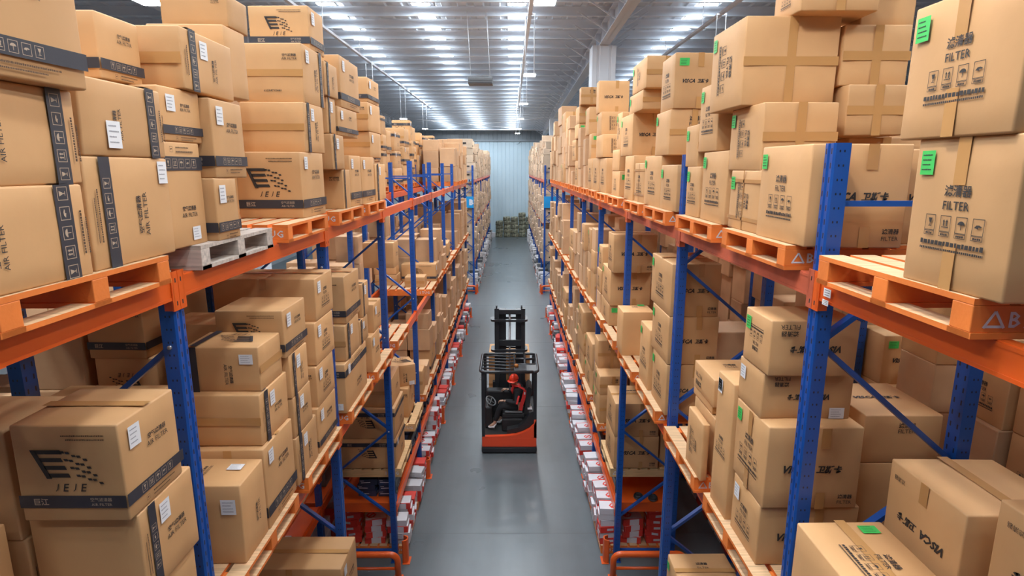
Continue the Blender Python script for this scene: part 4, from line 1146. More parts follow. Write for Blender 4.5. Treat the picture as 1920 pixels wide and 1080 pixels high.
for row in ('LF', 'RF'):
    x, rz = ROW[row]; s = 1 if rz == 0 else -1
    for k in range(2, 6):
        for j in (0, 1):
            y0 = slot_y(k, j) - .50; sl = slot_of(slot_y(k, j))
            pallet(row, 'floor', sl, slot_y(k, j), 'or', z=.001, dx=.18 if row == 'RF' else .1)
            xe = x + s * ((.77 if row == 'RF' else .68))
            n_ = SR.choice((4, 5, 6, 5)) if k < 4 else 4
            for q in range(3):
                for L_ in range(n_ - SR.choice((0, 0, 1))):
                    kd = SR.choice((0, 0, 0, 2, 2, 0, 1)); 
                    stock(kd, xe - s * (.19 + SR.uniform(0, .06)), y0 + .16 + q * .33 + SR.uniform(-.02, .02), .146 + L_ * .111, (0 if s > 0 else PI) + SR.uniform(-.12, .12) if kd != 1 else SR.uniform(-.1, .1),
                          '%s, %s up, %s stack, %s floor pallet, %s' % (STW[kd], NTH[L_ + 1], NTH[q + 1], NTH[sl], 'left row' if s > 0 else 'right row'), 'filter boxes on the floor pallets')
            if k == 2 and j == 0:
                for q in range(2):
                    for L_ in range(6 if q else 4):
                        kd = 1 if q else 0
                        stock(kd, xe - s * (.62 + .42 * q), y0 + .18, .146 + L_ * .111, SR.uniform(-.3, .3),
                              '%s, %s up, %s pile inside the tunnel end, %s' % (STW[kd], NTH[L_ + 1], ('outer', 'inner')[q], 'left row' if s > 0 else 'right row'), 'filter boxes on the floor pallets')
    # farther floor stock in one pile
PILE2 = MB()
for row in ('LF', 'RF'):
    x, rz = ROW[row]; s = 1 if rz == 0 else -1
    for k in list(range(6, 8)) + list(range(10, 19)):
        y = (Y_A + BAY * k if k < 8 else Y_F + BAY * (k - 10)) + .1; ye = y + BAY - .2; mess = k >= 10
        while y < ye - .2:
            wy = SR.uniform(.2, .36); z = .0
            while z < (SR.uniform(.6, .95) if k >= 8 else SR.uniform(.4, .62)):
                h = SR.uniform(.10, .2); mi = SR.choice((0, 0, 1, 2)) if not mess else SR.choice((0, 2, 3, 0, 3))
                xo = .60 + SR.uniform(-.05, .1 if mess else .05); xa, xb = x + s * xo, x + s * (xo - .5)
                V, Fq = rbox(.25, wy / 2 - .01, h / 2 - .002, .01); a_ = SR.uniform(-.1, .1) * (2 if mess else 1); c_, s_ = math.cos(a_), math.sin(a_)
                PILE2.add([((xa + xb) / 2 + p * c_ - q * s_, y + wy / 2 + p * s_ + q * c_, z + h / 2 + r_) for p, q, r_ in V], Fq, mi); z += h
            y += wy
for row in ('LB', 'RB'):
    x, rz = ROW[row]; s = 1 if rz == 0 else -1
    for k in range(0, 6):
        y = Y_A + BAY * k + .1
        while y < Y_A + BAY * (k + 1) - .3:
            for xx in (.3, -.1):
                z = 0; hh = SR.uniform(.3, .66)
                while z < hh:
                    h = SR.uniform(.1, .14); V, Fq = rbox(.18, .14, h / 2 - .002, .006); o_ = len(PILE2.v)
                    PILE2.add([(x + s * xx + p, y + .16 + q, z + h / 2 + r_) for p, q, r_ in V], Fq, SR.choice((0, 0, 1))); z += h
            y += .34
        y = Y_A + BAY * k + .1
        while k < 5 and y < Y_A + BAY * (k + 1) - .3:
            if SR.random() < .55:
                h = SR.uniform(.15, .32); V, Fq = rbox(.3, .16, h / 2, .006); PILE2.add([(x + s * .1 + p, y + .2 + q, 1.032 + h / 2 + r_) for p, q, r_ in V], Fq, SR.choice((0, 2, 2)))
            y += .4
tag(PILE2.build('piled_stock', [M['whitebox'], M['redbox'], M['grey'], M['paper']]), 'mass of small white, red and grey packs on the floor far along the racks', 'packs', kind='stuff')
# navy boxes and small black parts on the orange decks
def make_navy():
    V, Fq = rbox(.15, .1, .05, .003); g = MB(); g.add([(a, b, c + .05) for a, b, c in V], Fq, 0); o = g.build('navy_parts_box', M['navybox'])
    q = MB(); Fq_ = Face((0, -.1, .05), (1, 0, 0), (0, 0, 1), (0, -1, 0), .3, .1); Fq_.rect(q, -.12, .03, -.008, .004, .001); Fq_.rect(q, -.13, -.07, .028, .034, .001)
    for s in (-1, 1):
        F2 = Face((s * .15, 0, .05), (0, s, 0), (0, 0, 1), (s, 0, 0), .2, .1); F2.rect(q, -.07, .03, -.008, .004, .001)
    q.build('box_print', M['whitebox'], o, fixn=False); return o
nv = make_navy(); nvu = False; nc = {}
for row in ('LF', 'RF'):
    x, rz = ROW[row]; s = 1 if rz == 0 else -1
    for k in range(2, 8):
        ys = [Y_A + BAY * k + .35 + .29 * t for t in range(8)]
        if row == 'RF' and k == 2: ys = ys[2:]
        for yy in ys:
            if SR.random() < .25: continue
            for c_ in range(2 if k == 2 and row == 'LF' else 1):
                for L_ in range(SR.choice((1, 2, 3)) if not (k == 2 and row == 'LF') else 3):
                    if k == 2 and row == 'RF' and yy < Y_A + BAY * 2 + 1.3: continue
                    o = nv if not nvu else dup(nv); nvu = True
                    o.location = (x + s * (.31 - .33 * c_ + SR.uniform(-.02, .02)), yy, 1.03 + L_ * .1012); o.rotation_euler = (0, 0, SR.uniform(-.1, .1))
                    tag(o, 'small navy parts box, %s up, stack %s, deck bay %s, %s' % (NTH[L_ + 1], NTH[ys.index(yy) + 1] + (' inner' if c_ else ''), NTH[k + 2], ROWTXT[row]), 'parts box', 'navy boxes on the decks')
# items at the deck ends beside the tunnel
for i, (x_, y_, l_) in enumerate(((-2.1, 8.76, 'outer'),)):
    for L_ in range(0): pass
g = MB(); g.lathe([(0, 0), (.06, 0), (.065, .02), (.065, .10), (.05, .12), (0, .12)], n=16); jar = g.build('blue_filter_can', M['blue'], None, (-1.93, 8.72, 1.031)); q = MB(); q.lathe([(0, .12), (.03, .12), (.03, .135), (0, .135)], n=12); q.build('can_cap', M['bolt'], jar)
tag(jar, 'blue round filter can at the deck corner beside the left tunnel post', 'can')
for x_, y_, w_ in ((2.35, 8.75, 'nearer the inner side'), (2.12, 8.80, 'nearer the aisle')):
    g = MB(); g.lathe([(0, 0), (.07, 0), (.075, .01), (.075, .05), (.06, .07), (.06, .045), (0, .045)], n=18); o = g.build('black_filter_cap', M['blackplastic'], None, (x_, y_, 1.031)); q = MB(); q.lathe([(.078, .012), (.081, .02), (.078, .028)], n=18); q.build('rim_ring', M['grey'], o)
    tag(o, 'black round filter cap on the right deck beside the tunnel, %s' % w_, 'filter cap')
# sign lettering
g = MB(); F_ = Face((SIGN_L['cx'] + .12, -.0155, 0), (1, 0, 0), (0, 0, 1), (0, -1, 0), .4, .5); F_.text(g, 'B', 0, 0, .3, bold=.06); g.build('sign_letter', M['whitebox'], SIGN_L, fixn=False)
# stencils on the pallet ends facing the camera
g = MB(); mA = g
Fs = Face((0, -.5205, .07), (1, 0, 0), (0, 0, 1), (0, -1, 0), 1.1, .1)
def stencil(x, txts, h, sp=1.25):
    g = MB(); cx = x
    for i, t in enumerate(txts):
        if t == 'A':
            t_ = .16 * h
            for a, b in (((-.6, -.5), (0, .5)), ((.6, -.5), (0, .5)), ((-.5, -.42), (.5, -.42))):
                dx_, dy_ = b[0] - a[0], b[1] - a[1]; L_ = math.hypot(dx_, dy_); nx_, ny_ = -dy_ / L_ * .08, dx_ / L_ * .08
                g.add([Fs.pt(cx + (p[0] + q_ * nx_) * h, (p[1] + q_ * ny_) * h, .0012) for p, q_ in ((a, -1), (b, -1), (b, 1), (a, 1))], [(0, 1, 2, 3)])
            cx += h * 1.15
        else: Fs.text(g, t, cx + .05 * h, 0, h * .95, bold=.02); cx += h * 1.0
    return g.mesh('stencil', [M['whitebox']], False)
meR = stencil(-.47, ['A', 'B', 'Z'], .06); meL = stencil(.30, ['I', 'T', 'U', 'G'], .06)
for o in list(C.objects):
    if o.get('category') == 'pallet' and o.location.y < 14 and 'pine' in o['label'] and o.children:
        c = bpy.data.objects.new('stencil', meR if o.location.x > 0 else meL); C.objects.link(c); c.parent = o; c['label'] = 'white stencilled letters'

# ------------------------------------------------------------------ hanging lamps
def make_lamp():
    root = empty('hanging_lamp')
    g = MB(); g.box(-.17, .17, -.17, .17, 0, .035, r=.012); g.build('lamp_housing', M['lampglow2'], root)
    g = MB(); g.box(-.155, .155, -.155, .155, -.012, -.0005, r=.004); g.build('lamp_lens', M['lampglow'], root)
    for sx in (-1, 1):
        g = MB(); g.tube([(sx * .12, 0, .035), (sx * .12, 0, 1.55)], .012, 6); g.build('suspension_rod', M['white_steel'], root)
    g = MB(); g.box(-.14, .14, -.015, .015, 1.52, 1.56); g.build('hanger_bar', M['white_steel'], root)
    return root
lamp = make_lamp(); lu = False
for cx, nm, ys in ((.52, 'centre line', (9.5, 16.6, 23.8, 30.9, 38.6, 43.5)), (-5.45, 'left line', (9.5, 16.6, 23.8, 30.9, 38.6)), (5.6, 'right line', (9.5, 16.6, 23.8, 30.9, 38.6)), (.52, 'line behind', (2.4,)), (-5.45, 'line behind left', (2.4,)), (5.6, 'line behind right', (2.4,))):
    for i, yy in enumerate(ys):
        o = lamp if not lu else dup(lamp); lu = True; o.location = (cx, yy, 8.85)
        for ch in ():
            pass
        tag(o, 'white square hanging lamp, %s from the camera on the %s above the racks' % (NTH[i + 1], nm), 'lamp', 'hanging warehouse lamps')
for cx, w_ in ((-5.45, 'left of the aisle'), (.52, 'above the aisle'), (5.6, 'right of the aisle')):
    g = MB(); g.box(cx - .05, cx + .05, -8, 50, 10.38, 10.45); y = -7
    while y < 50: g.tube([(cx, y, 10.44), (cx, y, roof_h(y))], .012, 5); y += 4.2
    tag(g.build('cable_trunking', M['white_steel']), 'long white cable trunking under the roof carrying the lamps, %s' % w_, 'cable trunking')
root = empty('unit_heater', (-.93, 19.2, 8.95)); tag(root, 'flat grey ventilation unit hanging under the roof above the aisle', 'ventilation unit')
g = MB(); g.box(-.38, .38, -.3, .3, 0, .2, r=.02); g.build('unit_casing', M['grey'], root)
g = MB(); g.box(-.36, .36, -.305, -.3, .03, .05); g.box(-.36, .36, -.305, -.3, .09, .11); g.build('louvre', M['blackplastic'], root)
for sx in (-.3, .3):
    g = MB(); g.tube([(sx, 0, .2), (sx - .1, 0, 2.15)], .008, 5); g.build('hanging_wire', M['white_steel'], root)
# thin pipe stub on the far wall
g = MB(); g.tube([(.9 - .3, YF - .25, 8.6), (.9 - .1, YF - .3, 8.65), (1.0, YF - .28, 8.85)], .02, 6); tag(g.build('pipe_stub', M['blackplastic']), 'short dark curved pipe high on the far wall', 'pipe')
# ------------------------------------------------------------------ wrapped bundles by the far wall
BUN = mat('mottled_bundle', (.24, .24, .17), .7, noise=.95, nscale=7, bump=.5, bscale=12, rand=.25)
BR = random.Random(8)
def bundle_mesh():
    V, Fq = rbox(.42, .35, .19, .07, (-.5, 0, .5), .03, BR, .03); g = MB(); g.add([(a, b, c + .19) for a, b, c in V], Fq, 0, True); 
    return g
col = ['leftmost', 'second', 'third', 'fourth', 'fifth', 'rightmost']
b0 = None
for i in range(6):
    n_ = (4, 5, 5, 6, 5, 5)[i]
    for L_ in range(n_):
        if b0 is None: b0 = bundle_mesh().build('wrapped_bundle', BUN, fixn=False); q = MB(); q.box(-.425, .425, -.02, .02, -.0, .40); o = b0
        else: o = dup(b0)
        o.location = (-1.05 + i * .72 + BR.uniform(-.03, .03) - (.0), 55.4 + BR.uniform(-.05, .05), L_ * .375); o.rotation_euler = (0, 0, BR.uniform(-.08, .08)); o.scale = (.8, 1, 1)
        tag(o, 'mottled green-brown bundle by the far wall, %s layer of the %s stack' % (NTH[L_ + 1], col[i] if i in (0, 5) else col[i] + ' from left'), 'bundle', 'bundles by the far wall')
g = MB(); g.box(-.2, .2, -.15, .15, 0, .45, r=.02); o = g.build('white_sack', M['whitebox'], None, (-1.35, 54.5, 1.0)); o.location = (-1.62, 55.2, 0); tag(o, 'small white sack left of the mottled bundles at the far wall', 'sack')
# ------------------------------------------------------------------ reach truck (origin: rear bottom centre, +y is forward, away from the camera)
TX, TY = -.03, 12.3
tk = empty('reach_truck', (TX, TY, 0)); tag(tk, 'red and black reach truck driving away down the middle of the aisle', 'reach truck')
g = MB(); g.box(-.63, .63, 0, 1.75, .03, .17, r=.03); g.build('skirt', M['blackpaint'], tk)
g = MB(); g.box(-.62, .62, .0, 1.45, .17, .41, r=.025)
g.prism([(-.61, .40), (-.61, .425), (-.1, .44), (.15, .47), (.33, .53), (.46, .61), (.56, .71), (.615, .84), (.62, .84), (.62, .40)], 'y', .0, .10)
g.prism([(0, .40), (0, .84), (.5, .86), (1.2, .80), (1.45, .60), (1.45, .40)], 'x', .56, .62)
g.build('body_panel', M['redpaint'], tk)
g = MB(); g.prism([(-.05, .42), (.15, .48), (.33, .54), (.46, .62), (.56, .72), (.60, .85), (.60, 1.0), (.5, .97), (.42, .85), (.33, .72), (.2, .6), (-.05, .55)], 'y', .10, .45)
g.box(.42, .60, .12, 1.1, .60, .98, r=.03); g.build('inner_cowl', M['blackplastic'], tk)
g = MB(); g.box(-.58, .58, .1, 1.35, .405, .42); g.build('cab_floor', M['rubber'], tk)
for x, y in ((-.585, .05), (.585, .05), (-.585, 1.22), (.585, 1.22)):
    g = MB(); z0 = .41 if x < 0 or y > 1 else .8
    g.prism([(x - .035, y - .045), (x + .035, y - .045), (x + .035, y + .045), (x - .035, y + .045)], 'z', z0, 1.95); g.build('pillar', M['blackpaint'], tk)
g = MB()   # roof frame with slots and a plate
P = []
for cx, cy_, a0 in ((.53, .0 + .1, -90), (.53, 1.18, 0), (-.53, 1.18, 90), (-.53, .1, 180)):
    for k in range(5): a = math.radians(a0 + 22.5 * k); P.append((cx + .11 * math.cos(a), cy_ + .11 * math.sin(a)))
g.tube([(a, b, 1.975) for a, b in P] + [(P[0][0], P[0][1], 1.975)], .035, 8)
for k in range(5):
    y0 = .16 + k * .22
    g.tube([(-.6, y0 + .05, 1.985), (-.35, y0 + .02, 2.0), (-.05, y0 - .03, 2.0), (.12, y0 - .05, 2.0)], .017, 6)
g.tube([(.12, 0.0, 1.99), (.12, 1.27, 1.99)], .02, 6); g.tube([(.12, .45, 1.99), (.6, .45, 1.99)], .03, 6); g.tube([(.12, .85, 1.99), (.6, .85, 1.99)], .03, 6); g.tube([(.36, .45, 1.99), (.36, 1.27, 1.99)], .03, 6)
g.box(.12, .62, .02, .45, 1.985, 2.0); g.build('overhead_guard', M['blackpaint'], tk)
g = MB(); g.lathe([(0, 0), (.05, 0), (.05, .05), (.035, .07), (0, .07)], (.16, .25, 2.0), 12); g.build('beacon', mat('amber_lens', (.35, .12, .02), .3), tk)
g = MB(); g.box(-.17, .32, .28, .80, .41, .74, r=.04); g.build('seat_base', M['blackplastic'], tk)
g = MB(); g.box(-.16, .36, .30, .80, .74, .86, r=.05); g.build('seat_cushion', M['blackplastic'], tk)
g = MB(); g.prism([(.34, .82), (.44, .82), (.52, 1.45), (.45, 1.5), (.40, 1.45)], 'y', .32, .80); g.build('seat_backrest', M['blackplastic'], tk)
g = MB(); g.box(-.10, .30, .27, .33, .885, .915, r=.012); g.build('armrest', M['grey'], tk)
g = MB(); g.box(-.56, .56, 1.05, 1.30, .42, 1.12, r=.04); g.box(-.57, -.40, .45, 1.1, .42, .95, r=.04); g.build('dashboard', M['blackplastic'], tk)
g = MB(); g.tube([(-.47, .62, .93), (-.44, .58, 1.04)], .03, 10); g.build('steering_column', M['blackplastic'], tk)
g = MB(); c0 = Vector((-.43, .57, 1.06)); R_ = Euler((math.radians(20), math.radians(35), 0)).to_matrix()
pts = [c0 + R_ @ Vector((.13 * math.cos(2 * PI * k / 20), .13 * math.sin(2 * PI * k / 20), 0)) for k in range(21)]
g.tube(pts, .014, 8); g.tube([pts[0], pts[10]], .01, 6); g.tube([pts[5], pts[15]], .01, 6); g.build('steering_wheel', mat('grey_wheel', (.2, .22, .23), .4), tk)
g = MB(); g.tube([(-.13, 1.0, 1.10), (-.13, .95, 1.20)], .012, 6); g.lathe([(0, 0), (.02, .005), (.025, .02), (.015, .035), (0, .04)], (-.13, .95, 1.19), 10); g.build('control_lever', M['blackplastic'], tk)
g = MB(); g.box(.40, .50, .35, .60, .98, .99); g.box(.42, .52, .22, .40, .985, .995); g.build('paper_tray', M['whitebox'], tk)
g = MB(); Ft_ = Face((.12, -.001 + .279, .55), (1, 0, 0), (0, 0, 1), (0, -1, 0), .3, .2); Ft_.rect(g, -.03, .04, .0, .02, .003); g.build('seat_badge', M['whitebox'], tk)
g = MB()
for x0, x1 in ((-.36, -.25), (-.25, -.08), (.16, .29), (.29, .39)): g.box(x0, x1, 1.50 + (.12 if x0 in (-.25, .16) else 0), 1.66 + (.12 if x0 in (-.25, .16) else 0), .12, 3.05 if x0 not in (-.25, .16) else 3.0)
g.box(-.36, .38, 1.52, 1.60, 2.90, 3.02, r=.01); g.box(-.36, .38, 1.56, 1.66, 2.08, 2.24, r=.01); g.build('mast', M['blackpaint'], tk)
g = MB()
for z in (2.74, 1.98): 
    pts = []
    for cx, cy_, a0 in ((.36, 1.50, -90), (.36, 1.72, 0), (-.36, 1.72, 90), (-.36, 1.50, 180)):
        for k in range(4): a = math.radians(a0 + 30 * k); pts.append((cx + .09 * math.cos(a), cy_ + .09 * math.sin(a)))
    inner = [(a * .80, 1.61 + (b - 1.61) * .5) for a, b in pts]; n = len(pts)
    V = [(a, b, z) for a, b in pts] + [(a, b, z + .05) for a, b in pts] + [(a, b, z) for a, b in inner] + [(a, b, z + .05) for a, b in inner]; Fq = []
    for i in range(n):
        j = (i + 1) % n; Fq += [(i, j, n + j, n + i), (2 * n + i, 3 * n + i, 3 * n + j, 2 * n + j), (n + i, n + j, 3 * n + j, 3 * n + i), (i, 2 * n + i, 2 * n + j, j)]
    g.add(V, Fq)
g.build('mast_tie', M['blackpaint'], tk)
g = MB(); g.tube([(.01, 1.60, .3), (.01, 1.60, 2.95)], .025, 8); g.build('lift_cylinder', M['bolt'], tk)
g = MB()
for x in (-.31, .30): g.lathe([(0, -.02), (.05, -.02), (.05, .02), (0, .02)], (x, 1.58, 3.07), 12, axis='x')
g.build('chain_wheel', M['blackpaint'], tk)
g = MB()
for x in (-.28, .28): g.box(x - .06, x + .06, 1.90, 3.1, .455, .50); g.box(x - .06, x + .06, 1.84, 1.90, .455, 1.1)
g.build('fork', M['blackpaint'], tk)
g = MB(); g.box(-.42, .42, 1.72, 1.84, .5, 1.1, r=.01); g.build('fork_carriage', M['blackpaint'], tk)
for x in (-.52, .52):
    g = MB(); g.box(x - .09, x + .09, 1.7, 3.0, .10, .26, r=.02); g.build('support_leg', M['blackpaint'], tk)
    g = MB(); g.lathe([(0, -.05), (.11, -.05), (.115, -.04), (.115, .04), (.11, .05), (0, .05)], (x, 2.8, .115), 16, axis='x'); g.build('load_wheel', M['rubber'], tk)
g = MB(); g.lathe([(0, -.06), (.15, -.06), (.16, -.05), (.16, .05), (.15, .06), (0, .06)], (-.35, .5, .16), 16, axis='x'); g.build('drive_wheel', M['rubber'], tk)
g = MB(); g.box(-.30, -.16, -.006, 0, .0, .0); 
# load on the forks
o = dup(P_WD, (TX, TY + 2.48, .502), 0); tag(o, 'plain pine pallet carried on the forks of the reach truck', 'pallet', 'wooden pallets')
kk = 0
for L_ in range(2):
    for sx in (-1, 1):
        b = [TX + (-.53 if sx < 0 else .005), TX + (-.005 if sx < 0 else .53), TY + 2.0, TY + 2.95, .648 + L_ * .535, .648 + (L_ + 1) * .535, 0, 's' if sx < 0 else 'n']
        o = carton(b, 1, True, 900 + kk); kk += 1
        tag(o, 'brown carton carried in front of the reach truck mast, %s %s' % (('lower', 'upper')[L_], ('left', 'right')[sx > 0]), 'cardboard box', 'cartons on the forks')

# ------------------------------------------------------------------ driver
def skin_mesh(name, nodes, edges, root=0, levels=2):
    me = bpy.data.meshes.new('tmp'); me.from_pydata([n[0] for n in nodes], edges, []); ob = bpy.data.objects.new('tmp', me); C.objects.link(ob)
    sk = ob.modifiers.new('skin', 'SKIN'); sk.use_smooth_shade = True
    for i, n in enumerate(nodes):
        r = n[1] if isinstance(n[1], tuple) else (n[1], n[1]); d = me.skin_vertices[0].data[i]; d.radius = r; d.use_root = (i == root)
    ss = ob.modifiers.new('sub', 'SUBSURF'); ss.levels = levels
    dg = bpy.context.evaluated_depsgraph_get(); ev = ob.evaluated_get(dg); m2 = ev.to_mesh()
    V = [tuple(v.co) for v in m2.vertices]; Fq = [tuple(p.vertices) for p in m2.polygons]; ev.to_mesh_clear()
    bpy.data.objects.remove(ob); bpy.data.meshes.remove(me); return V, Fq
def chain(nodes, edges, pts, frm=None):
    last = frm
    for p in pts:
        nodes.append(p); i = len(nodes) - 1
        if last is not None: edges.append((last, i))
        last = i
    return last
SHL, SHR = (.20, .37, 1.37), (.22, .74, 1.37)
ELL, ELR = (.16, .27, 1.12), (.14, .86, 1.15)
WRL, WRR = (-.13, .40, 1.13), (-.06, .90, 1.22)
nodes = []; edges = []
chain(nodes, edges, [((.24, .55, .95), .13), ((.25, .55, 1.08), .12), ((.24, .55, 1.22), .13), ((.21, .55, 1.34), .12), ((.18, .55, 1.43), .055), ((.14, .545, 1.50), .055)])
for sh, el, wr in ((SHL, ELL, WRL), (SHR, ELR, WRR)): chain(nodes, edges, [(sh, .06), (el, .042), (wr, .026)], 3)
for y0, kn, an, toe in ((.45, (-.20, .42, 1.0), (-.34, .43, .56), (-.47, .42, .47)), (.65, (-.17, .68, .99), (-.20, .70, .56), (-.33, .70, .47))):
    chain(nodes, edges, [((.20, y0, .94), .09), (kn, .062), (an, .04), (toe, .035)], 0)
V, Fq = skin_mesh('body', nodes, edges); g = MB(); g.add(V, Fq, 0, True)
# head: facing direction towards the camera side and down the cab
def head(g):
    n, m_ = 24, 18; V = []; fc = Vector((0, -1, 0))
    for i in range(m_ + 1):
        ph = PI * i / m_
        for k in range(n):
            th = 2 * PI * k / n; x, y, z = math.sin(ph) * math.cos(th), math.sin(ph) * math.sin(th), math.cos(ph)
            X_, Y_, Z_ = x * .075, y * .095, z * .115
            if Z_ < 0: X_ *= 1 + Z_ * 2.2; 
            f = max(0, -y)
            if f > .3:      # face: nose, brow, eye hollows, chin
                nx = math.exp(-(X_ / .012) ** 2 - ((Z_ + .012) / .022) ** 2); Y_ -= .024 * nx
                for ex in (-.03, .03): Y_ += .008 * math.exp(-((X_ - ex) / .014) ** 2 - ((Z_ - .012) / .01) ** 2)
                Y_ -= .005 * math.exp(-(X_ / .02) ** 2 - ((Z_ + .05) / .006) ** 2); Y_ -= .008 * math.exp(-(X_ / .02) ** 2 - ((Z_ + .085) / .016) ** 2)
            V.append((X_, Y_, Z_))
    Fh = [(i * n + k, i * n + (k + 1) % n, (i + 1) * n + (k + 1) % n, (i + 1) * n + k) for i in range(m_) for k in range(n)]
    return V, Fh
HM = Matrix.Translation((.11, .54, 1.585)) @ Euler((math.radians(8), 0, math.radians(-38))).to_matrix().to_4x4()
V, Fh = head(g); g.add([tuple(HM @ Vector(p)) for p in V], Fh, 0, True)
for ex in (-1, 1):
    V, Fe = rbox(.008, .02, .03, .007); g.add([tuple(HM @ Vector((a + ex * .077, b + .005, c - .005))) for a, b, c in V], Fe, 0, True)
def hand(wr, d, up, thumb_side, curl):
    wr = Vector(wr); d = Vector(d).normalized(); up = Vector(up); sd = d.cross(up).normalized() * thumb_side; up = sd.cross(d).normalized() * thumb_side
    nodes = [(tuple(wr), .026), (tuple(wr + d * .05), (.038, .018)), (tuple(wr + d * .085), (.036, .015))]; edges = [(0, 1), (1, 2)]
    for i, (off, L_) in enumerate(((.032, .070), (.011, .08), (-.011, .074), (-.031, .058))):
        p = wr + d * .09 + sd * off; a = 0; last = 2
        for seg in range(3):
            nodes.append((tuple(p), .0095 - .001 * seg)); edges.append((last, len(nodes) - 1)); last = len(nodes) - 1
            a += curl; p = p + (d * math.cos(a) - up * math.sin(a)) * L_ / 2.6
        nodes.append((tuple(p), .007)); edges.append((last, len(nodes) - 1))
    p = wr + d * .03 + sd * .03; nodes.append((tuple(p), .012)); edges.append((1, len(nodes) - 1))
    p2 = p + sd * .035 + d * .025 - up * .01; nodes.append((tuple(p2), .010)); edges.append((len(nodes) - 2, len(nodes) - 1))
    p3 = p2 + d * .03 - up * .015; nodes.append((tuple(p3), .008)); edges.append((len(nodes) - 2, len(nodes) - 1))
    return skin_mesh('hand', nodes, edges)
for wr, d, ts, cu in ((WRL, (-.9, .25, -.1), 1, .55), (WRR, (-.9, .35, -.05), -1, .6)):
    V, Fq = hand(wr, d, (0, 0, 1), ts, cu); g.add(V, Fq, 0, True)
person = g.build('person', M['skin'], None, (TX, TY, 0)); tag(person, 'person in red helmet and black jacket with red stripes sitting in the reach truck', 'person')
def wear(name, nodes, edges, m_, root=0):
    V, Fq = skin_mesh(name, nodes, edges, root); g = MB(); g.add(V, Fq, 0, True); return g.build(name, m_, person)
nodes = []; edges = []
chain(nodes, edges, [((.245, .55, .93), (.15, .175)), ((.25, .55, 1.08), (.135, .165)), ((.24, .55, 1.22), (.145, .185)), ((.215, .55, 1.35), (.12, .17)), ((.18, .55, 1.44), .075)])
for sh, el, wr in ((SHL, ELL, WRL), (SHR, ELR, WRR)): chain(nodes, edges, [(sh, .082), (el, .06), (tuple(Vector(wr) + (Vector(el) - Vector(wr)) * .12), .042)], 3)
wear('jacket', nodes, edges, M['cloth'])
nodes = []; edges = []
chain(nodes, edges, [((.26, .55, .94), .15)])
for y0, kn, an in ((.45, (-.20, .42, 1.0), (-.33, .43, .60)), (.65, (-.17, .68, .99), (-.19, .70, .60))):
    chain(nodes, edges, [((.14, y0, .95), .11), (kn, .082), (an, .06)], 0)
wear('trousers', nodes, edges, M['cloth'])
for an, toe in (((-.34, .43, .56), (-.50, .42, .47)), ((-.20, .70, .56), (-.36, .70, .47))):
    nodes = []; edges = []
    chain(nodes, edges, [((an[0] + .04, an[1], .475), .045), ((an[0], an[1], .55), .052)]); chain(nodes, edges, [(((an[0] + toe[0]) / 2, an[1], .48), (.048, .045)), ((toe[0], toe[1], .468), (.042, .035))], 0)
    s_ = wear('shoe', nodes, edges, M['shoe'])
g = MB(); R2 = HM
prof = [(.112, .028), (.114, .04), (.108, .075), (.09, .115), (.06, .142), (.03, .152), (0, .155)]
V = []; n = 24
for r, h in prof:
    for k in range(n): a = 2 * PI * k / n; V.append(tuple(R2 @ Vector((r * math.cos(a) * .93, r * math.sin(a) * 1.1, h - .01))))
g.add(V, [(i * n + k, i * n + (k + 1) % n, (i + 1) * n + (k + 1) % n, (i + 1) * n + k) for i in range(len(prof) - 1) for k in range(n)], 0, True)
hl = g.build('safety_helmet', M['helmet'], person)
g = MB(); V = []
for k in range(13):
    a = PI + PI * k / 12
    for r, z_ in ((1.0, .022), (1.38 if 2 < k < 10 else 1.12, .008)): V.append(tuple(R2 @ Vector((.108 * r * math.cos(a), .125 * r * math.sin(a), z_))))
g.add(V, [(2 * k, 2 * k + 2, 2 * k + 3, 2 * k + 1) for k in range(12)], 0, True); g.build('helmet_brim', M['helmet'], hl)
g = MB(); V, Fh = head(g); g.add([tuple(HM @ (Vector(p) * 1.035 + Vector((0, .006, .008)))) for p in V], [f for f in Fh if sum(V[i][1] for i in f) / 4 > -.01 and sum(V[i][2] for i in f) / 4 > -.04], 0, True); g.build('hair', M['hair'], person)
g = MB()
for ex in (-.03, .03): g.box(ex - .012, ex + .012, -.092, -.083, .010, .018); g.box(ex - .014, ex + .014, -.095, -.088, .026, .031)
g.xform(HM); g.build('eyes', M['hair'], person)
g = MB(); g.box(-.02, .02, -.088, -.08, -.058, -.052); g.xform(HM); g.build('lips', mat('lips', (.4, .14, .12), .5), person)
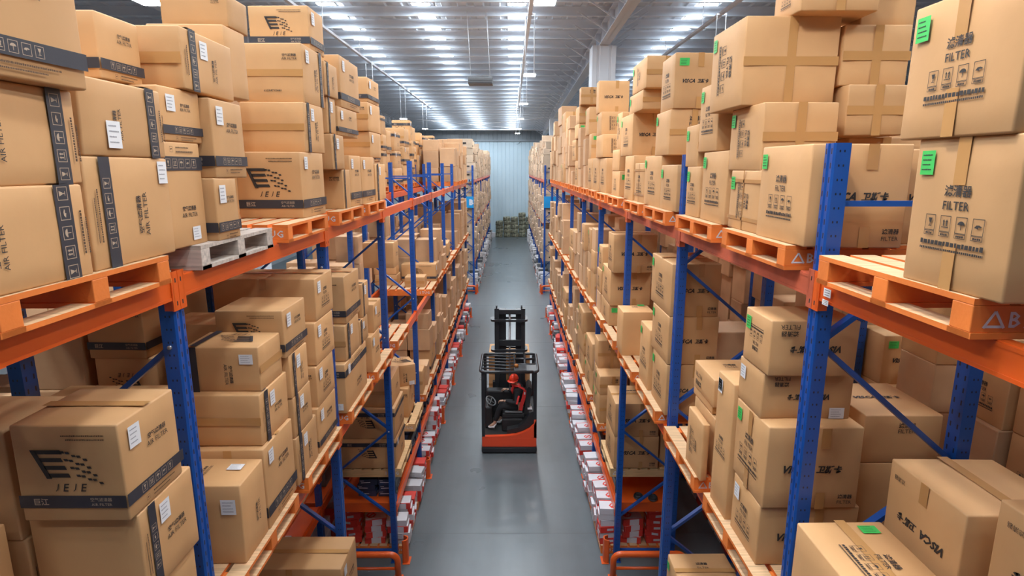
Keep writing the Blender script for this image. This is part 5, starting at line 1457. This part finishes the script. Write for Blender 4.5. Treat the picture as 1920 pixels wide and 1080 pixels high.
g = MB(); pts = [(.18 + .085 * math.cos(a) - .02, .545 + .08 * math.sin(a), 1.455 - .02 * math.cos(a)) for a in [2 * PI * k / 14 for k in range(15)]]
g.tube(pts, .032, 8); g.tube([(.10, .50, 1.44), (.07, .48, 1.36), (.08, .47, 1.28)], [.035, .035, .02], 8); g.build('scarf', M['redcloth'], person)
def ribbon(pts, w, m_, nm, up):
    g = MB(); V = []
    for i, p in enumerate(pts):
        p = Vector(p); t = (Vector(pts[min(i + 1, len(pts) - 1)]) - Vector(pts[max(i - 1, 0)])).normalized(); s_ = t.cross(Vector(up)).normalized()
        V += [p - s_ * w / 2, p + s_ * w / 2, p + s_ * w / 2 + Vector(up) * .012, p - s_ * w / 2 + Vector(up) * .012]
    Fq = []
    for i in range(len(pts) - 1):
        for k in range(4): Fq.append((4 * i + k, 4 * i + (k + 1) % 4, 4 * i + 4 + (k + 1) % 4, 4 * i + 4 + k))
    Fq += [(0, 3, 2, 1), tuple(4 * (len(pts) - 1) + k for k in range(4))]
    g.add(V, Fq, 0); return g.build(nm, m_, person)
ribbon([(.12, .46, 1.47), (.22, .38, 1.485), (.33, .36, 1.43), (.385, .35, 1.36)], .05, M['redcloth'], 'shoulder_stripe', (0, -.5, .86))
ribbon([(.37, .355, 1.40), (.35, .345, 1.30), (.32, .34, 1.18), (.28, .345, 1.05), (.26, .345, .92)], .085, M['redcloth'], 'side_stripe', (0, -1, 0))
ribbon([(.22, .285, 1.30), (.19, .225, 1.2), (.17, .20, 1.13)], .04, M['redcloth'], 'sleeve_stripe', (0, -1, 0))
g = MB(); g.box(.34, .37, .325, .332, 1.31, 1.37); g.build('jacket_badge', M['whitebox'], person)
for o in C.objects:     # parts carry no category of their own
    if o.parent and 'category' in o: del o['category']
dd = {k: v for k, v in USED.items() if len(v) > 1}
print('OBJECTS', len(C.objects), 'DUP LABELS', len(dd), list(dd)[:8], 'boxes', len(BOXES), 'beams', nbeam, 'stock', nst)
LG = [k for k in USED if not 4 <= len(k.split()) <= 16]
print('LONG', len(LG), sorted(set(LG))[::max(1, len(LG) // 12)])
